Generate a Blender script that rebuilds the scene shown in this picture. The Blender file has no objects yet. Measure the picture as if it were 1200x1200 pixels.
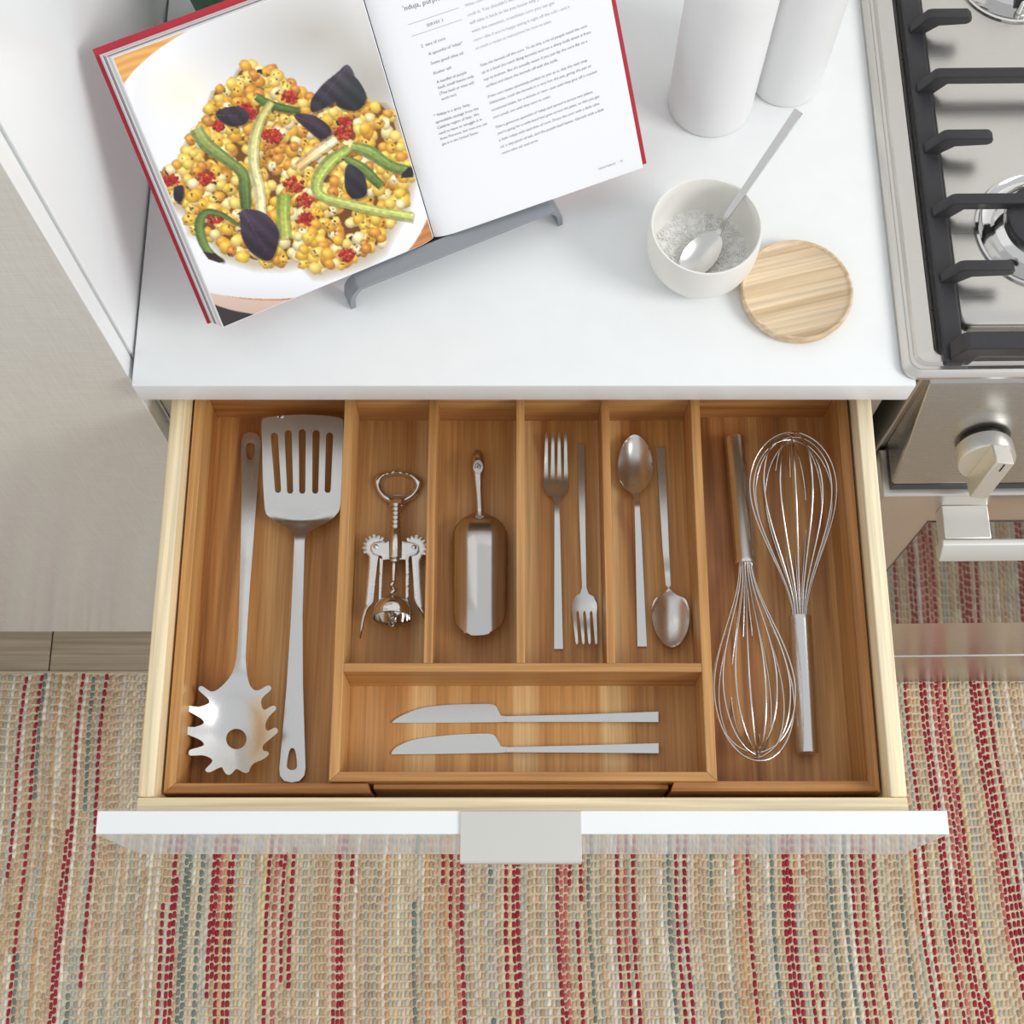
import bpy, bmesh, math, random
import numpy as np
from mathutils import Vector, Matrix
from mathutils.geometry import delaunay_2d_cdt

# ------------------------------------------------------------------ camera
F = 1683.0
TILT = math.atan(595 / F)                      # camera axis, angle away from straight down
CAM = Vector((0.0, -0.46447, 1.93338))
FW = Vector((0, math.sin(TILT), -math.cos(TILT)))
UP = Vector((0, math.cos(TILT), math.sin(TILT)))
sc = bpy.context.scene
col = sc.collection
cd = bpy.data.cameras.new('camera')
cd.sensor_fit = 'HORIZONTAL'; cd.sensor_width = 36.0; cd.lens = 36.0 * F / 1200.0
cd.clip_start = 0.05; cd.clip_end = 50
cam = bpy.data.objects.new('camera', cd); col.objects.link(cam)
cam.location = CAM; cam.rotation_euler = (TILT, 0, 0)
sc.camera = cam

# ------------------------------------------------------------------ light
world = bpy.data.worlds.new('room_light'); sc.world = world
world.use_nodes = True
bg = world.node_tree.nodes['Background']
bg.inputs[0].default_value = (0.945, 0.975, 1.0, 1); bg.inputs[1].default_value = 0.75
def area(name, loc, target, sx, sy, power, color=(1, 1, 1)):
    l = bpy.data.lights.new(name, 'AREA'); l.shape = 'RECTANGLE'; l.size = sx; l.size_y = sy
    l.energy = power; l.color = color
    o = bpy.data.objects.new(name, l); col.objects.link(o)
    o.location = loc
    o.rotation_euler = (Vector(target) - Vector(loc)).to_track_quat('-Z', 'Y').to_euler()
    return o
area('window_light', (2.75, -1.05, 2.95), (0.0, -0.1, 0.88), 1.3, 1.3, 64, (1.0, 0.985, 0.96))
sc.view_settings.view_transform = 'Standard'
sc.view_settings.look = 'None'
sc.view_settings.exposure = 0.0
sc.view_settings.gamma = 1.0
sc.view_settings.use_curve_mapping = False

ZC = 0.914          # counter top height
random.seed(7)
rng = np.random.RandomState(11)

# ------------------------------------------------------------------ pixel -> point on a known plane
def ray(px, py):
    return FW + UP * ((600 - py) / F) + Vector(((px - 600) / F, 0, 0))
def W(px, py, z):
    d = ray(px, py); t = (z - CAM.z) / d.z
    return CAM + d * t
def proj(P):
    q = Vector(P) - CAM; d = q.dot(FW)
    return (600 + F * q.x / d, 600 - F * q.dot(UP) / d)
def on_plane(px, py, o, n):
    d = ray(px, py); t = (o - CAM).dot(n) / d.dot(n)
    return CAM + d * t

# ------------------------------------------------------------------ materials
def srgb(r, g, b):
    def c(v):
        v /= 255.0
        return v / 12.92 if v <= 0.04045 else ((v + 0.055) / 1.055) ** 2.4
    return (c(r), c(g), c(b), 1.0)
def base(name):
    m = bpy.data.materials.new(name); m.use_nodes = True
    nt = m.node_tree; p = nt.nodes['Principled BSDF']
    return m, nt, p
def plain(name, c, rough=0.5, metal=0.0, coat=0.0, ior=1.5, noise=0.0, nscale=60, bump=0.0, stretch=(1, 1, 1)):
    m, nt, p = base(name)
    p.inputs['Base Color'].default_value = c
    p.inputs['Roughness'].default_value = rough; p.inputs['Metallic'].default_value = metal
    p.inputs['IOR'].default_value = ior
    if coat:
        p.inputs['Coat Weight'].default_value = coat; p.inputs['Coat Roughness'].default_value = 0.08
    if noise or bump:
        tc = nt.nodes.new('ShaderNodeTexCoord'); mp = nt.nodes.new('ShaderNodeMapping')
        mp.inputs['Scale'].default_value = stretch
        n = nt.nodes.new('ShaderNodeTexNoise'); n.inputs['Scale'].default_value = nscale; n.inputs['Detail'].default_value = 4
        nt.links.new(tc.outputs['Object'], mp.inputs['Vector']); nt.links.new(mp.outputs[0], n.inputs['Vector'])
        if noise:
            r = nt.nodes.new('ShaderNodeValToRGB')
            r.color_ramp.elements[0].position = 0.3; r.color_ramp.elements[1].position = 0.7
            r.color_ramp.elements[0].color = tuple(v * (1 - noise) for v in c[:3]) + (1,)
            r.color_ramp.elements[1].color = tuple(min(1, v * (1 + noise)) for v in c[:3]) + (1,)
            nt.links.new(n.outputs['Fac'], r.inputs[0]); nt.links.new(r.outputs[0], p.inputs['Base Color'])
        if bump:
            b = nt.nodes.new('ShaderNodeBump'); b.inputs['Strength'].default_value = bump; b.inputs['Distance'].default_value = 0.001
            nt.links.new(n.outputs['Fac'], b.inputs['Height']); nt.links.new(b.outputs[0], p.inputs['Normal'])
    return m
def steel(name, c=(0.70, 0.69, 0.68, 1), rough=0.25, stretch=(300, 6, 300), amt=0.07):
    m, nt, p = base(name)
    p.inputs['Base Color'].default_value = c; p.inputs['Metallic'].default_value = 1.0
    tc = nt.nodes.new('ShaderNodeTexCoord'); mp = nt.nodes.new('ShaderNodeMapping'); mp.inputs['Scale'].default_value = stretch
    n = nt.nodes.new('ShaderNodeTexNoise'); n.inputs['Scale'].default_value = 4; n.inputs['Detail'].default_value = 3
    nt.links.new(tc.outputs['Object'], mp.inputs['Vector']); nt.links.new(mp.outputs[0], n.inputs['Vector'])
    mr = nt.nodes.new('ShaderNodeMapRange')
    mr.inputs['To Min'].default_value = max(0.02, rough - amt); mr.inputs['To Max'].default_value = rough + amt
    nt.links.new(n.outputs['Fac'], mr.inputs['Value']); nt.links.new(mr.outputs[0], p.inputs['Roughness'])
    b = nt.nodes.new('ShaderNodeBump'); b.inputs['Strength'].default_value = 0.02; b.inputs['Distance'].default_value = 0.0002
    nt.links.new(n.outputs['Fac'], b.inputs['Height']); nt.links.new(b.outputs[0], p.inputs['Normal'])
    return m
def wood(name, cols, axis=1, band=9.0, grain=1.0, rough=0.45, bands=None, band_col=None, seedoff=0.0, stretch=18.0):
    """grain runs along axis (0 x, 1 y, 2 z); cols dark -> light"""
    m, nt, p = base(name)
    N = nt.nodes; Lk = nt.links
    tc = N.new('ShaderNodeTexCoord'); oi = N.new('ShaderNodeObjectInfo')
    sh = N.new('ShaderNodeVectorMath'); sh.operation = 'ADD'
    cb = N.new('ShaderNodeCombineXYZ')
    mul = N.new('ShaderNodeMath'); mul.operation = 'MULTIPLY'; mul.inputs[1].default_value = 7.3
    Lk.new(oi.outputs['Random'], mul.inputs[0])
    for i in range(3): Lk.new(mul.outputs[0], cb.inputs[i])
    Lk.new(tc.outputs['Object'], sh.inputs[0]); Lk.new(cb.outputs[0], sh.inputs[1])
    def noise(sc_across, sc_along, detail, dist=0.0):
        mp = N.new('ShaderNodeMapping'); s = [sc_across] * 3; s[axis] = sc_along
        mp.inputs['Scale'].default_value = s; mp.inputs['Location'].default_value = (seedoff, seedoff * 2, seedoff)
        Lk.new(sh.outputs[0], mp.inputs['Vector'])
        n = N.new('ShaderNodeTexNoise'); n.inputs['Scale'].default_value = 1.0; n.inputs['Detail'].default_value = detail
        n.inputs['Distortion'].default_value = dist
        Lk.new(mp.outputs[0], n.inputs['Vector']); return n
    a = noise(band, band / stretch, 3, 0.6); g = noise(420 * grain, 9 * grain, 5); g2 = noise(60, 2.4, 4, 1.2)
    r = N.new('ShaderNodeValToRGB'); e = r.color_ramp.elements
    e[0].position = 0.34; e[1].position = 0.66; e[0].color = cols[0]; e[1].color = cols[-1]
    for k, c in enumerate(cols[1:-1]):
        q = e.new(0.34 + 0.32 * (k + 1) / (len(cols) - 1)); q.color = c
    mx = N.new('ShaderNodeMath'); mx.operation = 'MULTIPLY_ADD'; mx.inputs[1].default_value = 0.55
    md = N.new('ShaderNodeMath'); md.operation = 'MULTIPLY'; md.inputs[1].default_value = 0.45
    Lk.new(g2.outputs['Fac'], md.inputs[0]); Lk.new(a.outputs['Fac'], mx.inputs[0]); Lk.new(md.outputs[0], mx.inputs[2])
    Lk.new(mx.outputs[0], r.inputs[0])
    colr = r.outputs[0]
    if bands:
        sx = N.new('ShaderNodeSeparateXYZ'); Lk.new(tc.outputs['Object'], sx.inputs[0])
        wob = N.new('ShaderNodeMath'); wob.operation = 'MULTIPLY_ADD'; wob.inputs[1].default_value = 0.014; wob.inputs[2].default_value = -0.007
        Lk.new(g2.outputs['Fac'], wob.inputs[0])
        ad = N.new('ShaderNodeMath'); ad.operation = 'ADD'; Lk.new(sx.outputs[0], ad.inputs[0]); Lk.new(wob.outputs[0], ad.inputs[1])
        for (x0, x1, s0, s1, amt) in bands:
            u = N.new('ShaderNodeMapRange'); u.interpolation_type = 'SMOOTHSTEP'
            u.inputs['From Min'].default_value = x0 - s0; u.inputs['From Max'].default_value = x0 + s0
            v = N.new('ShaderNodeMapRange'); v.interpolation_type = 'SMOOTHSTEP'
            v.inputs['From Min'].default_value = x1 - s1; v.inputs['From Max'].default_value = x1 + s1
            v.inputs['To Min'].default_value = amt; v.inputs['To Max'].default_value = 0
            Lk.new(ad.outputs[0], u.inputs['Value']); Lk.new(ad.outputs[0], v.inputs['Value'])
            w = N.new('ShaderNodeMath'); w.operation = 'MULTIPLY'; Lk.new(u.outputs[0], w.inputs[0]); Lk.new(v.outputs[0], w.inputs[1])
            mm = N.new('ShaderNodeMix'); mm.data_type = 'RGBA'; mm.inputs[7].default_value = band_col
            Lk.new(w.outputs[0], mm.inputs[0]); Lk.new(colr, mm.inputs[6]); colr = mm.outputs[2]
    # fine grain lines
    gm = N.new('ShaderNodeMapRange'); gm.inputs['From Min'].default_value = 0.35; gm.inputs['From Max'].default_value = 0.65
    gm.inputs['To Min'].default_value = 0.78; gm.inputs['To Max'].default_value = 1.08
    Lk.new(g.outputs['Fac'], gm.inputs['Value'])
    gx = N.new('ShaderNodeMix'); gx.data_type = 'RGBA'; gx.blend_type = 'MULTIPLY'; gx.inputs[0].default_value = 1.0
    Lk.new(colr, gx.inputs[6]); Lk.new(gm.outputs[0], gx.inputs[7])
    Lk.new(gx.outputs[2], p.inputs['Base Color'])
    p.inputs['Roughness'].default_value = rough
    b = N.new('ShaderNodeBump'); b.inputs['Strength'].default_value = 0.12; b.inputs['Distance'].default_value = 0.0005
    Lk.new(g.outputs['Fac'], b.inputs['Height']); Lk.new(b.outputs[0], p.inputs['Normal'])
    return m
def linen(name, c, rough=0.3, bump=0.05):
    m, nt, p = base(name); N = nt.nodes; Lk = nt.links
    tc = N.new('ShaderNodeTexCoord'); outs = []
    for s in ((900, 900, 40), (40, 40, 900)):
        mp = N.new('ShaderNodeMapping'); mp.inputs['Scale'].default_value = s
        n = N.new('ShaderNodeTexNoise'); n.inputs['Scale'].default_value = 1.0; n.inputs['Detail'].default_value = 3
        Lk.new(tc.outputs['Object'], mp.inputs['Vector']); Lk.new(mp.outputs[0], n.inputs['Vector']); outs.append(n)
    ad = N.new('ShaderNodeMath'); ad.operation = 'ADD'; Lk.new(outs[0].outputs['Fac'], ad.inputs[0]); Lk.new(outs[1].outputs['Fac'], ad.inputs[1])
    r = N.new('ShaderNodeMapRange'); r.inputs['From Min'].default_value = 0.6; r.inputs['From Max'].default_value = 1.4
    r.inputs['To Min'].default_value = 0.90; r.inputs['To Max'].default_value = 1.06
    Lk.new(ad.outputs[0], r.inputs['Value'])
    mx = N.new('ShaderNodeMix'); mx.data_type = 'RGBA'; mx.blend_type = 'MULTIPLY'; mx.inputs[0].default_value = 1
    mx.inputs[6].default_value = c; Lk.new(r.outputs[0], mx.inputs[7]); Lk.new(mx.outputs[2], p.inputs['Base Color'])
    b = N.new('ShaderNodeBump'); b.inputs['Strength'].default_value = bump; b.inputs['Distance'].default_value = 0.0003
    Lk.new(ad.outputs[0], b.inputs['Height']); Lk.new(b.outputs[0], p.inputs['Normal'])
    p.inputs['Roughness'].default_value = rough
    return m
def colattr(name, rough=0.8, bump=0.0, sheen=0.0):
    m, nt, p = base(name)
    a = nt.nodes.new('ShaderNodeVertexColor'); a.layer_name = 'Col'
    nt.links.new(a.outputs['Color'], p.inputs['Base Color'])
    p.inputs['Roughness'].default_value = rough
    if bump:
        tc = nt.nodes.new('ShaderNodeTexCoord'); n = nt.nodes.new('ShaderNodeTexNoise')
        n.inputs['Scale'].default_value = 900; n.inputs['Detail'].default_value = 3
        b = nt.nodes.new('ShaderNodeBump'); b.inputs['Strength'].default_value = bump; b.inputs['Distance'].default_value = 0.001
        nt.links.new(tc.outputs['Object'], n.inputs['Vector']); nt.links.new(n.outputs['Fac'], b.inputs['Height']); nt.links.new(b.outputs[0], p.inputs['Normal'])
    return m

ACA = [srgb(138, 88, 44), srgb(176, 118, 62), srgb(196, 142, 82), srgb(208, 158, 98)]
M = {}
M['wall'] = plain('wall_paint', srgb(238, 238, 236), 0.6, noise=0.01, nscale=3)
M['quartz'] = plain('white_quartz', srgb(236, 238, 238), 0.3, noise=0.012, nscale=45)
M['white'] = plain('white_laminate', srgb(242, 244, 245), 0.28, noise=0.008, nscale=20)
M['linen'] = linen('linen_laminate', srgb(222, 219, 212), 0.16)
M['linen_white'] = linen('linen_white_front', srgb(228, 229, 230), 0.03, 0.004)
M['dark_gap'] = plain('dark_carcass', srgb(70, 66, 62), 0.7, noise=0.05, nscale=30)
M['greige'] = plain('greige_carcass', srgb(196, 188, 174), 0.5, noise=0.03, nscale=30)
M['pine'] = wood('pine_wood', [srgb(243, 218, 172), srgb(249, 231, 193), srgb(252, 239, 208)], axis=1, band=18, grain=0.7, rough=0.4)
M['pine_x'] = wood('pine_wood_across', [srgb(243, 218, 172), srgb(249, 231, 193), srgb(252, 239, 208)], axis=0, band=18, grain=0.7, rough=0.4)
M['aca_y'] = wood('acacia_rail', ACA, axis=1, band=14)
M['aca_x'] = wood('acacia_rail_across', ACA, axis=0, band=14)
M['aca_div'] = wood('acacia_divider', [srgb(170, 116, 62), srgb(200, 148, 88), srgb(214, 168, 108)], axis=1, band=10)
M['aca_divx'] = wood('acacia_divider_across', [srgb(170, 116, 62), srgb(200, 148, 88), srgb(214, 168, 108)], axis=0, band=10)
SAP = srgb(232, 194, 136)
M['aca_left'] = wood('acacia_floor', [srgb(146, 92, 46), srgb(182, 122, 64), srgb(204, 148, 84), srgb(214, 162, 98)], axis=1, band=11, seedoff=1.3, stretch=30)
M['aca_right'] = wood('acacia_floor_walnutty', [srgb(124, 78, 42), srgb(168, 112, 62), srgb(202, 150, 90), srgb(220, 176, 116)], axis=1, band=13, seedoff=4.4, stretch=30)
M['steel'] = steel('brushed_steel')
M['steel_x'] = steel('brushed_steel_across', stretch=(6, 300, 300))
M['satin'] = steel('satin_steel', (0.70, 0.69, 0.67, 1), 0.30)
M['range_steel'] = steel('range_steel', (0.66, 0.635, 0.60, 1), 0.30, stretch=(4, 260, 260))
M['range_side'] = steel('range_side_steel', (0.50, 0.48, 0.455, 1), 0.35, stretch=(4, 200, 200))
M['chrome'] = plain('polished_chrome', (0.72, 0.71, 0.70, 1), 0.10, 1.0, bump=0.02, nscale=30)
M['cast'] = plain('cast_aluminium', (0.62, 0.60, 0.585, 1), 0.17, 1.0, bump=0.05, nscale=90)
M['panel_steel'] = steel('panel_steel', (0.50, 0.485, 0.46, 1), 0.26, stretch=(4, 260, 260))  # range steel made darker: reflection of a dark room put into its colour
M['wire'] = plain('whisk_wire', (0.72, 0.70, 0.68, 1), 0.18, 1.0, bump=0.02, nscale=100)
M['nickel'] = steel('satin_nickel', (0.80, 0.78, 0.735, 1), 0.45, stretch=(6, 200, 200))
M['iron'] = plain('enamelled_cast_iron', srgb(48, 47, 50), 0.42, noise=0.06, nscale=300, bump=0.15)
M['black'] = plain('black_enamel', srgb(22, 22, 23), 0.35, noise=0.05, nscale=200)
M['glass'] = plain('black_oven_glass', srgb(14, 13, 13), 0.02, coat=1.0, ior=1.9, noise=0.02, nscale=10)
M['cream'] = plain('cream_glaze', srgb(236, 234, 228), 0.35, noise=0.01, nscale=30)
M['bottle'] = plain('white_matte_ceramic', srgb(234, 234, 234), 0.45, noise=0.01, nscale=30)
M['salt'] = plain('salt_crystals', srgb(240, 239, 236), 0.35, noise=0.05, nscale=700)
M['oak'] = wood('pale_ash', [srgb(206, 176, 138), srgb(224, 198, 162), srgb(236, 214, 182)], axis=0, band=120, grain=0.7, rough=0.55, stretch=22)
M['red'] = plain('red_book_cloth', srgb(176, 34, 52), 0.6, noise=0.06, nscale=400, bump=0.1)
M['paper'] = plain('white_paper', srgb(240, 241, 244), 0.5, noise=0.006, nscale=40)
M['ink'] = plain('grey_ink', srgb(120, 122, 130), 0.6, noise=0.02, nscale=200)
M['ink_light'] = plain('pale_ink', srgb(168, 170, 178), 0.6, noise=0.02, nscale=200)
M['print'] = colattr('printed_colour', 0.32)
M['stand'] = plain('grey_painted_metal', srgb(142, 146, 152), 0.4, noise=0.02, nscale=60)
M['green'] = plain('dark_green_glaze', srgb(36, 112, 66), 0.4, noise=0.08, nscale=12)
M['floor_wood'] = wood('greige_floor_oak', [srgb(160, 142, 120), srgb(184, 167, 144), srgb(200, 184, 162)], axis=0, band=16, grain=0.4, rough=0.5)
M['floor_base'] = plain('subfloor', srgb(100, 90, 78), 0.8, noise=0.05, nscale=8)
M['rug_stitch'] = colattr('woven_yarn', 0.9, bump=0.5)
M['rug_base'] = plain('rug_weft', srgb(216, 200, 172), 0.95, noise=0.12, nscale=500, bump=0.6)
# striped page edges
def page_edges():
    m, nt, p = base('page_edges'); N = nt.nodes; Lk = nt.links
    a = N.new('ShaderNodeVertexColor'); a.layer_name = 'Col'
    Lk.new(a.outputs['Color'], p.inputs['Base Color']); p.inputs['Roughness'].default_value = 0.7
    return m
M['page_edges'] = page_edges()

# ------------------------------------------------------------------ geometry helpers
class Geo:
    def __init__(s): s.v = []; s.f = []; s.m = []
    def add(s, vs, fs, mi=0):
        o = len(s.v); s.v += [Vector(p) for p in vs]; s.f += [tuple(i + o for i in q) for q in fs]; s.m += [mi] * len(fs); return s
    def box(s, x0, x1, y0, y1, z0, z1, mi=0):
        vs = [(x, y, z) for z in (z0, z1) for y in (y0, y1) for x in (x0, x1)]
        return s.add(vs, [(0, 2, 3, 1), (4, 5, 7, 6), (0, 1, 5, 4), (2, 6, 7, 3), (0, 4, 6, 2), (1, 3, 7, 5)], mi)
    def hexa(s, p, mi=0):   # 8 points: bottom ring 0-3 (ccw), top ring 4-7
        return s.add(p, [(3, 2, 1, 0), (4, 5, 6, 7), (0, 1, 5, 4), (1, 2, 6, 5), (2, 3, 7, 6), (3, 0, 4, 7)], mi)
    def prism(s, ring, d, mi=0):   # ring of 3d points extruded by vector d
        n = len(ring); d = Vector(d); ring = [Vector(p) for p in ring]
        vs = ring + [p + d for p in ring]
        fs = [tuple(range(n))[::-1], tuple(range(n, 2 * n))] + [(i, (i + 1) % n, n + (i + 1) % n, n + i) for i in range(n)]
        return s.add(vs, fs, mi)
    def lathe(s, prof, c, axis=(0, 0, 1), n=48, mi=0, close=False):
        ax = Vector(axis).normalized(); u = ax.orthogonal().normalized(); w = ax.cross(u); c = Vector(c)
        vs = []; fs = []; k = len(prof)
        for i in range(n):
            a = 2 * math.pi * i / n
            r = u * math.cos(a) + w * math.sin(a)
            vs += [c + r * max(q[0], 1e-5) + ax * q[1] for q in prof]
        for i in range(n):
            j = (i + 1) % n
            for t in range(k - 1 if not close else k):
                t2 = (t + 1) % k
                fs.append((i * k + t, j * k + t, j * k + t2, i * k + t2))
        return s.add(vs, fs, mi)
    def tube(s, pts, rad, n=10, mi=0, closed=False, caps=True):
        pts = [Vector(p) for p in pts]; k = len(pts)
        if not hasattr(rad, '__len__'): rad = [rad] * k
        vs = []; fs = []; u = None
        for i in range(k):
            a = pts[(i - 1) % k] if (closed or i > 0) else pts[i]; b = pts[(i + 1) % k] if (closed or i < k - 1) else pts[i]
            t = (b - a).normalized()
            if u is None: u = t.orthogonal().normalized()
            u = (u - t * u.dot(t)).normalized(); w = t.cross(u)
            vs += [pts[i] + (u * math.cos(2 * math.pi * j / n) + w * math.sin(2 * math.pi * j / n)) * rad[i] for j in range(n)]
        for i in range(k if closed else k - 1):
            i2 = (i + 1) % k
            for j in range(n):
                j2 = (j + 1) % n
                fs.append((i * n + j, i * n + j2, i2 * n + j2, i2 * n + j))
        if caps and not closed:
            fs.append(tuple(range(n))[::-1]); fs.append(tuple((k - 1) * n + j for j in range(n)))
        return s.add(vs, fs, mi)
    def strip(s, pts, side, wid, nor, thk, mi=0):   # flat bar: per-point side and normal vectors
        k = len(pts); vs = []; fs = []
        for i in range(k):
            p = Vector(pts[i]); sd = Vector(side[i] if isinstance(side, list) else side).normalized()
            nn = Vector(nor[i] if isinstance(nor, list) else nor).normalized()
            w = wid[i] if hasattr(wid, '__len__') else wid; t = thk[i] if hasattr(thk, '__len__') else thk
            vs += [p - sd * w / 2 - nn * t / 2, p + sd * w / 2 - nn * t / 2, p + sd * w / 2 + nn * t / 2, p - sd * w / 2 + nn * t / 2]
        for i in range(k - 1):
            for j in range(4):
                j2 = (j + 1) % 4
                fs.append((i * 4 + j, i * 4 + j2, i * 4 + 4 + j2, i * 4 + 4 + j))
        fs += [(3, 2, 1, 0), tuple((k - 1) * 4 + j for j in range(4))]
        return s.add(vs, fs, mi)

def smooth_pts(pts, n=6, closed=True):
    k = len(pts); out = []
    P = [np.array(p, float) for p in pts]
    for i in range(k if closed else k - 1):
        p0 = P[(i - 1) % k] if closed or i > 0 else P[i]; p1 = P[i]; p2 = P[(i + 1) % k]
        p3 = P[(i + 2) % k] if closed or i < k - 2 else P[i + 1]
        for j in range(n):
            t = j / n
            out.append(tuple(0.5 * (2 * p1 + (p2 - p0) * t + (2 * p0 - 5 * p1 + 4 * p2 - p3) * t * t + (3 * p1 - p0 - 3 * p2 + p3) * t ** 3)))
    if not closed: out.append(tuple(P[-1]))
    return out
def densify(pts, step):
    out = []
    for i in range(len(pts)):
        a = np.array(pts[i], float); b = np.array(pts[(i + 1) % len(pts)], float)
        k = max(1, int(np.ceil(np.linalg.norm(b - a) / step)))
        out += [tuple(a + (b - a) * j / k) for j in range(k)]
    return out
def inside(poly, P):
    poly = np.array(poly); x, y = P[:, 0], P[:, 1]; r = np.zeros(len(P), bool)
    x0, y0 = poly[:, 0], poly[:, 1]; x1, y1 = np.roll(x0, -1), np.roll(y0, -1)
    for a, b, c, d in zip(x0, y0, x1, y1):
        if b == d: continue
        m = ((b > y) != (d > y)) & (x < (c - a) * (y - b) / (d - b) + a); r ^= m
    return r
def sheet(outline, zf, thick, holes=(), step=3.0, mapf=None, g=None):
    """solid plate whose outline is given in photo pixels, each point standing at its own height zf(px, py, dist_to_edge)"""
    mapf = mapf or W
    rings = [densify(outline, step)] + [densify(h, min(step, 2.0)) for h in holes]
    B = np.array([p for r in rings for p in r])
    mn = B.min(0); mx = B.max(0)
    gx, gy = np.meshgrid(np.arange(mn[0], mx[0], step), np.arange(mn[1], mx[1], step * 0.87))
    gx[1::2] += step / 2
    P = np.stack([gx.ravel(), gy.ravel()], 1)
    P = P[inside(rings[0], P)]
    for h in rings[1:]: P = P[~inside(h, P)]
    if len(P):
        d = np.sqrt(((P[:, None] - B[None]) ** 2).sum(2)).min(1); P = P[d > 0.55 * step]
    allp = [Vector(p) for p in B] + [Vector(p) for p in P]
    ed = []; o = 0
    for r in rings:
        ed += [(o + i, o + (i + 1) % len(r)) for i in range(len(r))]; o += len(r)
    res = delaunay_2d_cdt(allp, ed, [], 0, 1e-6)
    V2 = np.array([[p.x, p.y] for p in res[0]]); T = [tuple(t) for t in res[2]]
    C = np.array([V2[list(t)].mean(0) for t in T])
    keep = inside(rings[0], C)
    for h in rings[1:]: keep &= ~inside(h, C)
    T = [t for t, k in zip(T, keep) if k]
    dist = np.sqrt(((V2[:, None] - B[None]) ** 2).sum(2)).min(1)
    top = [mapf(V2[i, 0], V2[i, 1], zf(V2[i, 0], V2[i, 1], dist[i])) for i in range(len(V2))]
    # orient upward
    T2 = []
    for a, b, c in T:
        nn = (top[b] - top[a]).cross(top[c] - top[a])
        T2.append((a, b, c) if nn.z > 0 else (a, c, b))
    n = len(top); bot = [p - Vector((0, 0, thick)) for p in top]
    cnt = {}
    for t in T2:
        for i in range(3):
            e = (t[i], t[(i + 1) % 3]); cnt[e] = 1
    fs = T2 + [(c + n, b + n, a + n) for a, b, c in T2]
    for (a, b) in cnt:
        if (b, a) not in cnt: fs.append((a + n, b + n, b, a))
    g = g or Geo()
    return g.add(top + bot, fs)

BASE = {}
def thing(name, loc, label, cat, group=None, rotz=0):
    o = bpy.data.objects.new(name, None); col.objects.link(o)
    o.empty_display_size = 0.02
    o.location = loc; o.rotation_euler = (0, 0, rotz)
    o['label'] = label; o['category'] = cat
    if group: o['group'] = group
    BASE[o] = Vector(loc)
    return o
def obj(name, g, mats, parent=None, bevel=0.0, seg=2, smooth=35, origin=None, cols=None, label=None, kind=None, dedupe=True):
    """one mesh object, geometry given in world coordinates"""
    b = BASE[parent] if parent is not None else Vector(origin or (0, 0, 0))
    me = bpy.data.meshes.new(name)
    me.from_pydata([tuple(p - b) for p in g.v], [], g.f)
    if not isinstance(mats, (list, tuple)): mats = [mats]
    for m in mats: me.materials.append(m)
    if any(g.m): me.polygons.foreach_set('material_index', g.m)
    if cols is not None:
        at = me.color_attributes.new('Col', 'FLOAT_COLOR', 'POINT')
        at.data.foreach_set('color', np.asarray(cols, np.float32).ravel())
    if bevel or dedupe:
        bm = bmesh.new(); bm.from_mesh(me)
        if dedupe: bmesh.ops.remove_doubles(bm, verts=bm.verts, dist=1e-6)
        if bevel:
            es = [e for e in bm.edges if len(e.link_faces) == 2 and e.calc_face_angle(0) > math.radians(35)]
            bmesh.ops.bevel(bm, geom=es, offset=bevel, segments=seg, profile=0.5, affect='EDGES', clamp_overlap=True)
        bmesh.ops.recalc_face_normals(bm, faces=bm.faces)
        bm.to_mesh(me); bm.free()
    if bevel: smooth = min(smooth, 20)
    if smooth:
        me.polygons.foreach_set('use_smooth', [True] * len(me.polygons))
        me.set_sharp_from_angle(angle=math.radians(smooth))
    me.update()
    o = bpy.data.objects.new(name, me); col.objects.link(o)
    if parent is not None:
        o.parent = parent; BASE[o] = b
    else:
        o.location = b; BASE[o] = b
    if label: o['label'] = label
    if kind: o['kind'] = kind
    return o
def tag(o, label, cat, group=None):
    o['label'] = label; o['category'] = cat
    if group: o['group'] = group
    return o
def B_(*a): return Geo().box(*a)

# ================================================================== setting
floor = obj('floor', B_(-2.2, 2.2, -2.2, 0.66, -0.05, -0.012), M['floor_base'], kind='structure')
floor['label'] = 'greige oak plank floor beneath the rug'
pw, pl = 0.18, 1.2
k = 0
r0 = -0.06 - pw * 11
plank_mesh = {}
for r in range(15):
    y0 = r0 + r * pw
    xo = -0.637 - 1.2 if r == 11 else -2.2 + (r * 0.47) % 1.2 - 1.2
    x = xo
    while x < 2.2:
        a, b_ = max(x, -2.2), min(x + pl, 2.2)
        if b_ - a > 0.05:
            obj('plank', B_(a + 0.001, b_ - 0.001, y0 + 0.001, y0 + pw - 0.001, -0.012, 0.0), M['floor_wood'], floor, bevel=0.0012, seg=1)
        x += pl
wb = obj('wall_back', B_(-2.2, 2.2, 0.66, 0.76, -0.05, 2.6), M['wall'], kind='structure')
wb['label'] = 'plain white kitchen wall behind the counter'

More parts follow.
